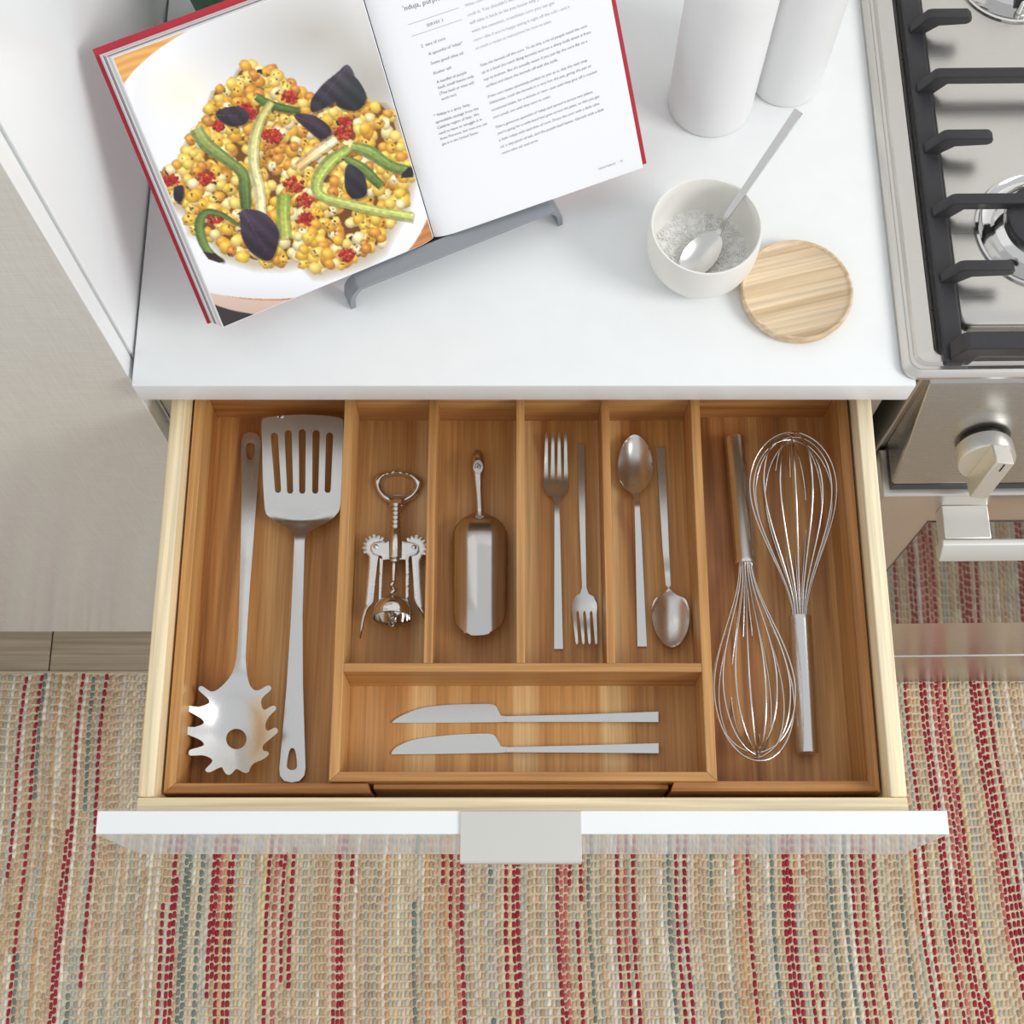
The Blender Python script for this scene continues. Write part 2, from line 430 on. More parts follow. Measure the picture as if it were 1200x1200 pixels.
# ------------------------------------------------------------------ rug: every stitch is real, joined
def build_rug():
    X0, X1, YB, YF = -1.05, 1.15, -0.0135, -0.95
    t = thing('rug', (0.05, -0.48, 0.0), 'woven striped rug in tan, sage and red yarn on the kitchen floor', 'rug')
    obj('backing', B_(X0, X1, YF, YB, 0.0, 0.0045), M['rug_base'], t, bevel=0.0015, label='flat cream weft of the rug')
    sp, pit = 0.0052, 0.0108
    reds = [7, 24, 75, 105, 195, 203, 209, 252, 259, 270, 316, 324, 331, 341, 396, 404, 412, 519, 530, 541, 592, 606, 655, 662, 670, 680,
            726, 734, 744, 795, 803, 866, 880, 922, 931, 945, 951, 1001, 1010, 1022, 1070, 1078, 1098, 1103, 1113, 1119, 1126, 1160, 1168, 1174, 1230, 1240, 1290, -30, -42, -90]
    teal = [135, 150, 165, 215, 222, 238, 295, 355, 430, 442, 487, 560, 575, 635, 648, 690, 700, 770, 783, 820, 835, 890, 905, 975, 990, 1045, 1052, 1140, 1185, 30, 45, 90, 235]
    orange = [120, 182, 262, 280, 310, 375, 455, 462, 500, 525, 601, 615, 668, 750, 870, 885, 935, 1015, 1066, 1085, 1130, 50, 112]
    def tox(p): return W(p, 1020, 0.006).x
    reds = [tox(p) for p in reds]; teal = [tox(p) for p in teal]; orange = [tox(p) for p in orange]
    C = {'tan': (200, 172, 142), 'beige': (214, 198, 174), 'cream': (230, 223, 210), 'sage': (184, 182, 168), 'teal': (120, 134, 130),
         'red': (158, 40, 56), 'orange': (210, 162, 118), 'gold': (222, 200, 152), 'grey': (204, 198, 186), 'rose': (196, 110, 104)}
    C = {k_: np.array(srgb(*v)[:3]) for k_, v in C.items()}
    ncol = int((X1 - X0) / sp) - 1; nrow = int((YB - YF) / pit) - 1
    vs = []; fs = []; cs = []
    keys = ['tan', 'beige', 'cream', 'grey', 'sage']; pr = [0.36, 0.27, 0.15, 0.12, 0.10]
    sec = [(-0.5, 0.10), (-0.26, 0.85), (0.0, 1.0), (0.26, 0.85), (0.5, 0.10)]
    lng = [(-0.48, 0.05, 0.62), (-0.27, 0.9, 1.0), (0.27, 0.9, 1.0), (0.48, 0.05, 0.62)]
    for c in range(ncol):
        x = X0 + 0.006 + (c + 0.5) * sp
        kind = rng.choice(keys, p=pr)
        dr = min(abs(x - q) for q in reds); dt = min(abs(x - q) for q in teal); do = min(abs(x - q) for q in orange)
        if do < sp * 0.5 and rng.rand() < 0.8: kind = rng.choice(['orange', 'gold', 'tan'])
        if dt < sp * 0.5: kind = rng.choice(['teal', 'sage'])
        if dr < sp * 0.62: kind = 'red'
        ph = rng.rand() * 6.28; ph2 = rng.rand() * 6.28
        cur = kind; run = 0; off = (rng.rand() - 0.5) * 0.36 + (0.18 if c % 2 else 0.0)
        wid = sp * (0.86 + 0.14 * rng.rand())
        for r in range(nrow):
            y = YB - 0.004 - (r + 0.5 + off) * pit
            if y < YF + 0.005: continue
            if run <= 0:
                run = rng.randint(6, 30)
                if kind == 'red': cur = 'red' if rng.rand() < 0.74 else rng.choice(['tan', 'rose', 'beige'])
                elif kind in ('teal', 'orange', 'gold'): cur = kind if rng.rand() < 0.7 else rng.choice(['tan', 'sage', 'beige'])
                else: cur = kind if rng.rand() < 0.6 else rng.choice(keys, p=pr)
            run -= 1
            wob = 0.0028 * math.sin(y * 9 + x * 2.0) + 0.0016 * math.sin(y * 23 + ph * 0.15)
            spl = max(0.0, x - 0.42) * max(0.0, -y) * 0.28
            xx = x + wob + spl + (rng.rand() - 0.5) * 0.0011
            h = 0.0022 + 0.0012 * rng.rand(); w = wid * (0.92 + 0.22 * rng.rand()); L = pit * (0.86 + 0.12 * rng.rand())
            base_c = C[cur] * (0.80 + 0.34 * rng.rand()) * (1 + (rng.rand(3) - 0.5) * 0.10)
            o = len(vs)
            lean = (rng.rand() - 0.5) * 0.0022
            for (ly, lh, lw) in lng:
                for (sx_, sh) in sec:
                    vs.append((xx + sx_ * w * lw + lean * ly, y + ly * L, 0.0042 + h * sh * lh))
                    cs.append((base_c[0], base_c[1], base_c[2], 1))
            for i in range(3):
                for j in range(4):
                    a = o + i * 5 + j
                    fs.append((a, a + 1, a + 6, a + 5))
    g = Geo(); g.v = [Vector(p) for p in vs]; g.f = fs; g.m = [0] * len(fs)
    obj('yarn_stitches', g, M['rug_stitch'], t, cols=cs, kind='stuff', dedupe=False, smooth=80)
    # cream weft threads crossing between the stitches
    n = int((X1 - X0 - 0.008) / (sp * 2)); vs = []; fs = []
    for r in range(nrow + 1):
        y = YB - 0.0035 - r * pit; ph = rng.rand() * 6.28
        if y < YF + 0.004: continue
        o = len(vs)
        for i in range(n + 1):
            x = X0 + 0.004 + i * sp * 2; yy = y + 0.0007 * math.sin(i * 0.35 + ph) + (rng.rand() - 0.5) * 0.0008; zz = 0.0056 + 0.0007 * rng.rand()
            vs += [(x, yy - 0.0009, 0.0042), (x, yy, zz), (x, yy + 0.0009, 0.0042)]
        for i in range(n):
            a = o + i * 3; fs += [(a, a + 3, a + 4, a + 1), (a + 1, a + 4, a + 5, a + 2)]
    g = Geo(); g.v = [Vector(p) for p in vs]; g.f = fs; g.m = [0] * len(fs)
    obj('weft_threads', g, M['rug_base'], t, kind='stuff', dedupe=False, smooth=80)
    return t
rug = build_rug()

# ------------------------------------------------------------------ tall cabinet on the left
XL = -0.2965
t = thing('tall_cabinet', (-0.60, 0.30, 0.0), 'tall white cabinet with a linen-textured door beside the counter', 'cabinet')
obj('side_panel', B_(-0.3165, XL - 0.0015, 0.029, 0.64, 0.11, 2.25), M['white'], t, bevel=0.001, label='plain white side panel')
obj('side_panel', B_(-0.90, -0.882, 0.029, 0.64, 0.11, 2.25), M['white'], t, bevel=0.001)
obj('back_panel', B_(-0.88, -0.318, 0.61, 0.63, 0.11, 2.25), M['greige'], t)
obj('top_panel', B_(-0.881, -0.317, 0.03, 0.61, 2.23, 2.25), M['white'], t)
g = Geo().box(-0.90, -0.2995, 0.0095, 0.0265, 0.128, 2.25)
g.m = [1 if i == 2 else 0 for i in range(6)]
obj('door', g, [M['white'], M['linen']], t, bevel=0.0008, label='linen-textured greige door with white edges')
obj('toe_kick', B_(-0.90, -0.2975, 0.075, 0.09, 0.0, 0.11), M['greige'], t)

# ------------------------------------------------------------------ base cabinet with the open drawer
t = thing('base_cabinet', (0.008, 0.30, 0.0), 'white base cabinet with its wooden top drawer pulled wide open', 'cabinet')
ZB = 0.886
obj('side_panel', B_(-0.2955, -0.2835, 0.027, 0.62, 0.11, ZB - 0.0005), M['greige'], t, bevel=0.0006)
obj('side_panel', B_(0.2995, 0.3115, 0.027, 0.62, 0.11, ZB - 0.0005), M['greige'], t, bevel=0.0006)
obj('back_panel', B_(-0.283, 0.299, 0.60, 0.615, 0.11, ZB - 0.0005), M['greige'], t)
obj('bottom_panel', B_(-0.283, 0.299, 0.03, 0.598, 0.11, 0.128), M['greige'], t)
obj('toe_kick', B_(-0.295, 0.311, 0.075, 0.09, 0.0, 0.11), M['greige'], t)
obj('cabinet_door', B_(-0.2975, 0.3145, 0.0095, 0.0265, 0.128, 0.742), M['linen'], t, bevel=0.0008)
# drawer
DX0, DX1, DY0, DY1, DT = -0.2774, 0.2925, -0.3213, 0.17, 0.862
DW = 0.0125
dr = obj('drawer', B_(DX0 + DW, DX1 - DW, DY0 + 0.012, DY1 - 0.012, 0.773, 0.7818), M['pine'], t, label='pale pine drawer bottom')
obj('drawer_side', B_(DX0, DX0 + DW, DY0 + 0.0122, DY1, 0.760, DT), M['pine'], dr, bevel=0.0018, seg=3)
obj('drawer_side', B_(DX1 - DW, DX1, DY0 + 0.0122, DY1, 0.760, DT), M['pine'], dr, bevel=0.0018, seg=3)
obj('drawer_back', B_(DX0 + DW, DX1 - DW, DY1 - 0.0118, DY1, 0.760, DT - 0.004), M['pine_x'], dr, bevel=0.0015)
obj('drawer_front_board', B_(DX0, DX1, DY0, DY0 + 0.012, 0.760, DT), M['pine_x'], dr, bevel=0.0018, seg=3)
g = Geo().box(-0.3005, 0.3155, -0.3385, -0.3215, 0.748, 0.880)
g.m = [0 if i == 2 else 1 for i in range(6)]
df = obj('drawer_front', g, [M['linen_white'], M['white']], dr, bevel=0.0007, label='glossy white drawer front')
# edge pull: plate on the top edge with a turned-down lip
g = Geo()
prof = [(-0.3222, 0.8802), (-0.3222, 0.8818), (-0.3575, 0.8818), (-0.3590, 0.8803), (-0.3590, 0.8720), (-0.3575, 0.8720), (-0.3575, 0.8802)]
g.prism([(-0.0372, y, z) for y, z in prof], (0.0872, 0, 0))
obj('edge_pull', g, M['nickel'], dr, bevel=0.0003, seg=1, label='satin nickel edge pull')
for x in (DX0 - 0.0055, DX1):
    obj('drawer_slide', B_(x, x + 0.0055, -0.02, 0.45, 0.775, 0.800), M['steel'], dr, bevel=0.0005)

# ------------------------------------------------------------------ countertop
g = Geo().box(-0.2960, 0.3145, 0.0, 0.655, ZB, ZC)
tag(obj('countertop', g, M['quartz'], bevel=0.0016, seg=3, origin=(0, 0.3, ZB)), 'white stone countertop slab above the open drawer', 'countertop')

# ================================================================== drawer organizer
ZR = 0.842; ZT = 0.847; ZF = 0.789; ZM = 0.796; ZD = 0.7822
org = thing('drawer_organizer', (0.0075, -0.135, ZD), 'expanding acacia wood organizer with compartments filling the drawer', 'organizer')
def frustum_rail(x0, x1, y0, y1, z0, z1): return B_(x0, x1, y0, y1, z0, z1)
OL, OR_ = -0.2630, 0.2778
YFO, YFI = -0.3035, -0.2958
YBI, YBO = 0.0270, 0.0350
RW = 0.0088
# left sliding tray, mitred rail joints
def mitre_rail(p, z0, z1):   # p: 4 xy points
    return Geo().prism([(x, y, z0) for x, y in p], (0, 0, z1 - z0))
lt = obj('sliding_tray', B_(OL + RW, 0.006, YFI, YBI, ZD + 0.0004, ZF), M['aca_left'], org, label='warm brown left tray floor')
obj('rail', mitre_rail([(OL, YFO), (OL + RW, YFI), (OL + RW, YBI), (OL, YBO)], ZD + 0.0004, ZR), M['aca_y'], lt, bevel=0.0006)
obj('rail', mitre_rail([(OL, YFO), (-0.1065, YFO), (-0.1090, YFI), (OL + RW, YFI)], ZD + 0.0004, ZR), M['aca_x'], lt, bevel=0.0006)
obj('rail', mitre_rail([(OL, YBO), (OL + RW, YBI), (-0.1095, YBI), (-0.1095, YBO)], ZD + 0.0004, ZR), M['aca_x'], lt, bevel=0.0006)
rt = obj('sliding_tray', B_(0.0065, OR_ - RW, YFI, YBI, ZD + 0.0004, ZF), M['aca_right'], org, label='streaky right tray floor')
obj('rail', mitre_rail([(OR_, YFO), (OR_, YBO), (OR_ - RW, YBI), (OR_ - RW, YFI)], ZD + 0.0004, ZR), M['aca_y'], rt, bevel=0.0006)
obj('rail', mitre_rail([(OR_, YFO + 0.0015), (OR_ - RW, YFI + 0.0015), (0.1225, YFI + 0.0015), (0.1200, YFO + 0.0015)], ZD + 0.0004, ZR), M['aca_x'], rt, bevel=0.0006)
obj('rail', mitre_rail([(OR_, YBO), (0.1215, YBO), (0.1215, YBI), (OR_ - RW, YBI)], ZD + 0.0004, ZR), M['aca_x'], rt, bevel=0.0006)
# middle tray riding on the two floors
ML, MR = -0.1380, 0.1545
MYF, MYFI, MYBI, MYB = -0.2952, -0.2882, 0.0209, 0.0266
MW = 0.0078
base_x = 0.0075
def bx(a, b, s0, s1, amt): return (a - base_x, b - base_x, s0, s1, amt)
M['aca_mid'] = wood('acacia_floor_sapwood', [srgb(160, 104, 52), srgb(190, 132, 72), srgb(206, 152, 88), srgb(216, 166, 104)], axis=1, band=12, seedoff=7.7, stretch=30,
                    bands=[bx(-0.080, -0.0635, 0.005, 0.0015, 0.75), bx(0.002, 0.019, 0.0015, 0.006, 0.8), bx(0.071, 0.090, 0.002, 0.007, 0.85), bx(-0.125, -0.105, 0.01, 0.01, 0.3)], band_col=SAP)
mt = obj('center_tray', B_(ML + MW, MR - MW, MYFI, MYBI, ZF + 0.0005, ZM), M['aca_mid'], org, label='centre tray floor with pale sapwood streaks')
obj('front_rail', B_(-0.1055, 0.1190, -0.2990, -0.2953, ZD + 0.0006, 0.833), M['aca_x'], mt, bevel=0.0006)
obj('rail', mitre_rail([(ML, MYF), (ML + MW, MYFI), (ML + MW, MYBI), (ML, MYB)], ZF + 0.0005, ZT), M['aca_div'], mt, bevel=0.0006)
obj('rail', mitre_rail([(MR, MYF), (MR, MYB), (MR - MW, MYBI), (MR - MW, MYFI)], ZF + 0.0005, ZT), M['aca_div'], mt, bevel=0.0006)
obj('rail', mitre_rail([(ML, MYF), (MR, MYF), (MR - MW, MYFI), (ML + MW, MYFI)], ZF + 0.0005, ZT), M['aca_divx'], mt, bevel=0.0006)
obj('rail', mitre_rail([(ML, MYB), (ML + MW, MYBI), (MR - MW, MYBI), (MR, MYB)], ZF + 0.0005, ZT), M['aca_divx'], mt, bevel=0.0006)
obj('divider', B_(ML + MW, MR - MW, -0.2111, -0.2043, ZM, ZT - 0.0003), M['aca_divx'], mt, bevel=0.0006)
for (a, b_) in ((-0.0685, -0.0615), (0.0034, 0.0102), (0.0735, 0.0800)):
    obj('divider', B_(a, b_, -0.2043, MYBI, ZM, ZT - 0.0003), M['aca_div'], mt, bevel=0.0006)

# ================================================================== utensils
def ell(cx, cy, rx, ry, n=28, rot=0):
    return [(cx + rx * math.cos(a) * math.cos(rot) - ry * math.sin(a) * math.sin(rot), cy + rx * math.cos(a) * math.sin(rot) + ry * math.sin(a) * math.cos(rot)) for a in [2 * math.pi * i / n for i in range(n)]]
def lerp(a, b, t): return a + (b - a) * t
def ss(a, b, x):
    t = min(1, max(0, (x - a) / (b - a))); return t * t * (3 - 2 * t)
def crown(d, h, w): return h * (1 - math.exp(-d / w)) if w else 0

# ---- pasta server
def pasta_server():
    cx, cy = 275.5, 857
    out = [(280.5, 700), (279.5, 740), (277, 772), (272, 789), (264, 800), (255, 808), (247, 810.5), (238, 804.5), (234, 804.5), (232.5, 807.5), (235, 811), (243, 818), (245, 824),
           (233, 828.5), (222, 827.0), (219, 829.5), (220, 833), (230, 838.5), (237, 843), (238.5, 848), (228, 852), (217, 851.5), (214.5, 855), (216, 859), (228, 864), (236, 868), (239, 873),
           (232, 876), (223, 878.5), (221, 882), (223, 885.5), (236, 885), (244, 887), (249, 891), (246, 896), (241, 901), (241.5, 904), (246, 905), (254, 901), (260, 899), (262, 903), (265, 907), (269, 908), (273, 905), (277, 901),
           (283, 904), (288, 906), (292, 904), (293, 900), (298, 894), (306, 891), (313, 886.5), (315, 883), (313, 880.5), (309, 880), (308, 874), (314, 868), (323, 860.5), (325.5, 857), (324.5, 853.5), (321, 853), (313, 856.5), (311, 849),
           (315, 840), (322, 833), (323.5, 829.5), (321.5, 827), (317, 828), (309, 832), (306, 824), (308, 817), (316, 810), (318, 806.5), (316, 803.5), (312, 804), (303, 809), (297, 808), (292.5, 802), (289.5, 790), (288, 772),
           (289.5, 740), (292, 700), (296.5, 640), (301, 580), (305, 530), (305.5, 517), (301, 508.5), (294, 506.5), (287, 508.5), (283, 516), (282.6, 535), (283, 580), (282, 640)]
    out = smooth_pts(out, 2)
    hole1 = ell(277, 866, 12, 12, 32)
    hole2 = smooth_pts([(293.5, 518.5), (298, 521), (298.5, 528), (296, 537), (293, 539), (290, 537), (288.5, 528), (289, 521)], 3)
    z0 = ZF + 0.0035
    def zf(x, y, d):
        r = math.hypot((x - cx) / 37, (y - cy) / 47)
        z = z0 + 0.003 + (0.0052 + 0.0085 * r * r if r < 0.8 else 0.0052 + 0.0085 * 0.64 + 0.0136 * (r - 0.8) - 0.0012 * (r - 0.8) ** 2)
        hz = z0 + 0.010 * ss(520, 660, y) + 0.010 * ss(660, 790, y) + 0.0004 * (1 - math.exp(-d / 6.0))
        return lerp(hz, z, ss(770, 822, y))
    return sheet(out, zf, 0.0014, [hole1, hole2], 2.0)
t = thing('pasta_server', W(276, 800, ZF), 'stainless pasta server with toothed head and round drain hole', 'utensil')
g = pasta_server()
obj('head_and_handle', g, M['steel'], t, smooth=50)

# ---- slotted spatula
def spatula():
    out = smooth_pts([(306.5, 497), (310, 490), (330, 487), (355, 485.8), (380, 487), (398, 490), (402, 497), (401, 540), (399, 590), (394, 603), (384, 611), (370, 618), (360, 625), (357, 634)], 4, False)
    out += [(354.5, 724), (355, 803), (356.8, 861), (358, 900), (356.5, 909), (351, 915), (342, 917), (333, 915), (328, 909), (327.3, 900), (331, 861), (336, 803), (341, 724)]
    out += smooth_pts([(345, 634), (343.5, 625), (338, 619), (327, 613), (316, 606), (310.5, 597), (308, 560)], 3, False)
    def slot(a, b, w0, w1):
        p = []
        for k in range(9): an = math.pi + math.pi * k / 8; p.append((a[0] + w0 * math.cos(an), a[1] + w0 * math.sin(an)))
        for k in range(9): an = math.pi * k / 8; p.append((b[0] + w1 * math.cos(an), b[1] + w1 * math.sin(an)))
        return p
    sl = [((321.5, 511), (325.8, 574)), ((337.6, 508), (340, 575)), ((354.2, 507), (354.2, 575)), ((370.5, 508), (369.4, 575)), ((386.3, 511), (384, 574))]
    holes = [slot(a, b, 4.2, 3.6) for a, b in sl]
    holes.append(smooth_pts([(342.5, 876.5), (346, 880), (348, 893), (347.5, 900), (342.5, 902.5), (336.8, 900), (336.5, 893), (339, 880)], 3))
    def zf(x, y, d):
        head = ZF + 0.0125 + 0.0105 * min(1.0, max(0.0, (600 - y) / 115.0))
        head += 0.0
        dip = -0.004 * math.exp(-(((y - 612) / 7) ** 2)) * math.exp(-(((x - 353) / 22) ** 2))
        hz = ZF + 0.024 - 0.019 * ss(640, 910, y) + 0.0004 * (1 - math.exp(-d / 6.0))
        return lerp(head + dip, hz, ss(603, 636, y))
    return sheet(out, zf, 0.0014, holes, 2.8)
t = thing('slotted_spatula', W(350, 750, ZF), 'stainless slotted spatula with five slots beside the pasta server', 'utensil')
obj('head_and_handle', spatula(), M['satin'], t, smooth=50)

# ---- flatware
def fork(tx, tips_y, root_y, shoulder, neck, handle, z0, flip, tipw=1.5):
    """tx: four tine centres at tip; shoulder (xl, xr, y); outline in pixels, flip=1 tines to the back, -1 tines to the front"""
    xl, xr, ys = shoulder; s = flip
    ntx = len(tx); rootx = [lerp(xl + 3.0, xr - 3.0, i / (ntx - 1)) for i in range(ntx)]
    out = []
    out += [(xl, root_y + 3 * s)]
    for i in range(ntx):
        wr = 2.35
        l_t, r_t = (tx[i] - tipw, tips_y + 3 * s), (tx[i] + tipw, tips_y + 3 * s)
        out += [(rootx[i] - wr, root_y - 3 * s), l_t, (tx[i] - tipw * 0.4, tips_y), (tx[i] + tipw * 0.4, tips_y), r_t, (rootx[i] + wr, root_y - 3 * s)]
        if i < ntx - 1:
            mx = (rootx[i] + rootx[i + 1]) / 2
            out += [(mx - 0.5, root_y), (mx + 0.5, root_y)]
    out += [(xr, root_y + 3 * s), (xr - 0.5, ys - 2 * s)]
    nx0, nx1, ny = neck
    out += [(lerp(xr, nx1, 0.35), ys + (ny - ys) * 0.35), (lerp(xr, nx1, 0.8), ys + (ny - ys) * 0.55), (nx1, ny)]
    hl, hr, hy = handle
    out += [(nx1 + (hr - nx1) * 0.25, ny + (hy - ny) * 0.2), (hr, hy), (hl, hy), (nx0 + (hl - nx0) * 0.25, ny + (hy - ny) * 0.2), (nx0, ny)]
    out += [(lerp(xl, nx0, 0.8), ys + (ny - ys) * 0.55), (lerp(xl, nx0, 0.35), ys + (ny - ys) * 0.35), (xl + 0.5, ys - 2 * s)]
    cx = (xl + xr) / 2
    def zf(x, y, d):
        u = (y - tips_y) / (hy - tips_y)        # 0 tip .. 1 handle end
        z = z0 + 0.0085 * (1 - ss(0.0, 0.22, u))
        z += 0.0060 * math.exp(-((u - 0.36) / 0.10) ** 2)
        z += 0.0055 * ss(0.3, 0.5, u) * (1 - ss(0.55, 1.0, u))
        z -= ss(0.05, 0.14, u) * (1 - ss(0.22, 0.30, u)) * 0.0016 * max(0.0, 1 - ((x - cx) / ((xr - xl) / 2 + 1e-6)) ** 2)
        z += ss(0.27, 0.40, u) * 0.0001
        return z
    if s < 0:
        zf0 = zf
        def zf(x, y, d):   # lying the same way up, seen from the other end
            return zf0(x, y, d)
    return sheet(out, zf, 0.0022, (), 1.5)
t = thing('dinner_fork', W(652, 640, ZM), 'satin steel fork with its tines pointing to the countertop', 'fork', 'forks in the organizer')
obj('tines_and_handle', fork([640.5, 647.9, 655.2, 662.6], 506.7, 562, (636.8, 666.3, 574), (649.8, 655.2, 588), (649.4, 659.8, 760.5), ZM + 0.0022, 1), M['satin'], t, smooth=45)
t = thing('dinner_fork', W(685, 640, ZM), 'satin steel fork with its tines pointing to the drawer front', 'fork', 'forks in the organizer')
obj('tines_and_handle', fork([676, 683.7, 690.8, 698.6], 755, 716, (670, 699.8, 705), (682.2, 687.2, 688), (676.2, 684.8, 520.5), ZM + 0.0022, -1), M['satin'], t, smooth=45)

def spoon(bowl, neck, handle, z0, concave, mapf=None, step=1.8):
    hl, hr, hy, = handle[0], handle[1], handle[2]
    cx, cy, ry = bowl[1]
    n0, n1, ny = neck
    s = 1 if hy > cy else -1
    out = [(n1, ny), (n1 + (hr - n1) * 0.3, ny + (hy - ny) * 0.25), (hr, hy), (hl, hy), (n0 + (hl - n0) * 0.3, ny + (hy - ny) * 0.25), (n0, ny)]
    bp = smooth_pts([(n0, ny)] + bowl[0] + [(n1, ny)], 5, False)
    out += bp[1:-1]
    rx = (max(p[0] for p in bowl[0]) - min(p[0] for p in bowl[0])) / 2
    tip = cy - s * ry
    def zf(x, y, d):
        u = (y - tip) / (hy - tip)
        r2 = ((x - cx) / rx) ** 2 + ((y - cy) / ry) ** 2
        hz = z0 + 0.007 * math.exp(-((u - 0.33) / 0.10) ** 2) + 0.0065 * ss(0.2, 0.38, u) * (1 - ss(0.5, 1.0, u)) + 0.0001 * ss(0.27, 0.33, u)
        bz = z0 + 0.0085 * min(1.0, r2) if concave else z0 + 0.0075 - 0.0070 * min(1.0, r2)
        w = ss(0.20, 0.34, u)
        if u > 0.36: return hz
        return lerp(bz, hz, w)
    return sheet(out, zf, 0.0018, (), step)
b1 = [(739, 577), (731, 570.5), (725.5, 560), (723.8, 548), (725.5, 535), (729, 523), (735, 514), (743.8, 509.3), (752.5, 513.5), (759, 522), (763.5, 535), (765, 548), (763, 560), (757, 570.5), (750, 577)]
t = thing('table_spoon', W(748, 640, ZM), 'satin steel spoon with its bowl toward the countertop', 'spoon', 'spoons in the organizer')
obj('bowl_and_handle', spoon((b1, (744.5, 544, 34)), (743.4, 749, 583), (747, 758, 757.5), ZM + 0.002, True), M['satin'], t, smooth=60)
b2 = [(792, 696.5), (802.5, 701.5), (806.5, 710), (808, 722), (806.5, 735), (802, 747), (795, 755.5), (786.5, 758.3), (778, 754), (771, 745), (766, 733), (763.8, 720), (764.5, 709), (768.5, 701), (777, 696)]
t = thing('table_spoon', W(778, 640, ZM), 'satin steel spoon with its bowl toward the drawer front', 'spoon', 'spoons in the organizer')
obj('bowl_and_handle', spoon((b2, (785.6, 725, 33)), (780.2, 786, 686), (768.8, 779.3, 524.6), ZM + 0.002, True), M['satin'], t, smooth=60)

def knife(blade, handle, label):
    t = thing('table_knife', W(600, (handle[2][1]), ZM), label, 'knife', 'table knives in the organizer')
    bl = smooth_pts(blade[0], 5, False) + blade[1]
    obj('blade', sheet(bl, lambda x, y, d: ZM + 0.0017 + 0.0014 * ss(540, 592, x), 0.0011, (), 2.5), M['satin'], t, smooth=40)
    obj('handle', sheet(handle, lambda x, y, d: ZM + 0.0056, 0.0050, (), 2.5), M['steel_x'], t, smooth=40)
knife(([(459.4, 847), (462, 844), (473, 837.5), (495, 829.5), (524.7, 826), (556, 825), (574, 825), (581, 827.5), (584, 833), (587, 838.5)], [(597, 839.8), (597, 845.7), (580, 846.3), (520, 847)]),
      [(594, 839.3), (680, 837.3), (771.5, 834), (771.5, 846), (680, 845.8), (594, 845.8)], 'satin steel table knife nearest the organizer cross divider')
knife(([(458.7, 884), (460, 880), (468, 873.5), (488, 866.2), (524.7, 861.6), (553, 860), (572, 859.8), (579.5, 862), (583, 867.5), (587, 874.5)], [(597, 875.8), (597, 881.3), (580, 882.3), (520, 883.4)]),
      [(594, 875.6), (680, 873.6), (771.8, 871), (771.8, 882.6), (680, 881.8), (594, 881.4)], 'satin steel table knife nearest the drawer front')

# ---- scoop, lying mouth down
def scoop():
    t = thing('ice_scoop', W(560, 650, ZM), 'polished cast metal scoop lying upside down', 'scoop')
    out = smooth_pts([(560, 600.5), (548, 604), (535, 615), (529.3, 632), (529, 665), (530.5, 695), (531.5, 721), (536, 734), (547, 743), (560, 744.5), (574, 742), (588, 732), (593, 717), (595, 680), (596, 640), (593, 621), (584, 609), (572, 603)], 4)
    cx = 562.5
    def zf(x, y, d):
        u = min(1.0, abs(x - cx) / 33.5)
        v0 = 1 - min(1.0, max(0.0, (640 - y) / 41.0))
        cap = math.sqrt(max(0, 1 - (1 - v0) ** 2))
        v1 = min(1.0, max(0.0, (y - 700) / 47.0))
        H = 0.0175 * cap * (1 - 0.30 * v1 ** 2.2)
        return ZM + 0.0030 + 0.003 * cap + H * math.sqrt(max(0.0, 1 - u * u * 0.985))
    obj('scoop_body', sheet(out, zf, 0.0018, (), 1.7), M['cast'], t, smooth=70)
    # handle: lathe-like tube with a hooked end
    P = [(562, 606, .012), (562, 597, .012), (561.5, 585, .0145), (560.5, 570, .017), (560, 560, .018), (560, 550, .0175), (559.8, 540, .016), (559.8, 533, .0125), (559.8, 530, .009)]
    R = [.0042, .0036, .0034, .0038, .0046, .0060, .0060, .0048, .0018]
    P = smooth_pts([tuple(W(a, b, ZM + c)) for a, b, c in P], 5, False)
    R = list(np.interp(np.linspace(0, 8, len(P)), range(9), R))
    g = Geo().tube(P, R, 18)
    h = obj('handle', g, M['cast'], t, smooth=60)
    # embossed thumb badge
    c = W(560.2, 547, ZM + 0.0230)
    g = Geo()
    ring = [c + Vector((0.0042 * math.cos(a), 0.0062 * math.sin(a), 0)) for a in [2 * math.pi * i / 24 for i in range(24)]]
    g.prism(ring, (0, 0, 0.0008))
    b = obj('thumb_badge', g, M['steel'], h, bevel=0.0003, label='oval thumb rest with an embossed mark')
    g = Geo()
    for P in ([(-.55, -.35), (-.5, .2), (-.1, .5), (.15, .2), (-.1, -.1), (.1, -.4)], [(.2, .45), (.55, .1), (.35, -.25), (.5, -.45)], [(-.3, -.15), (.0, .1), (.4, .0)]):
        q = smooth_pts([tuple(c + Vector((a_ * 0.0042, b_ * 0.0050, 0.0009))) for a_, b_ in P], 5, False)
        g.tube(q, 0.00028, 6)
    obj('embossed_mark', g, M['black'], h, smooth=60)
    return t
scoop()

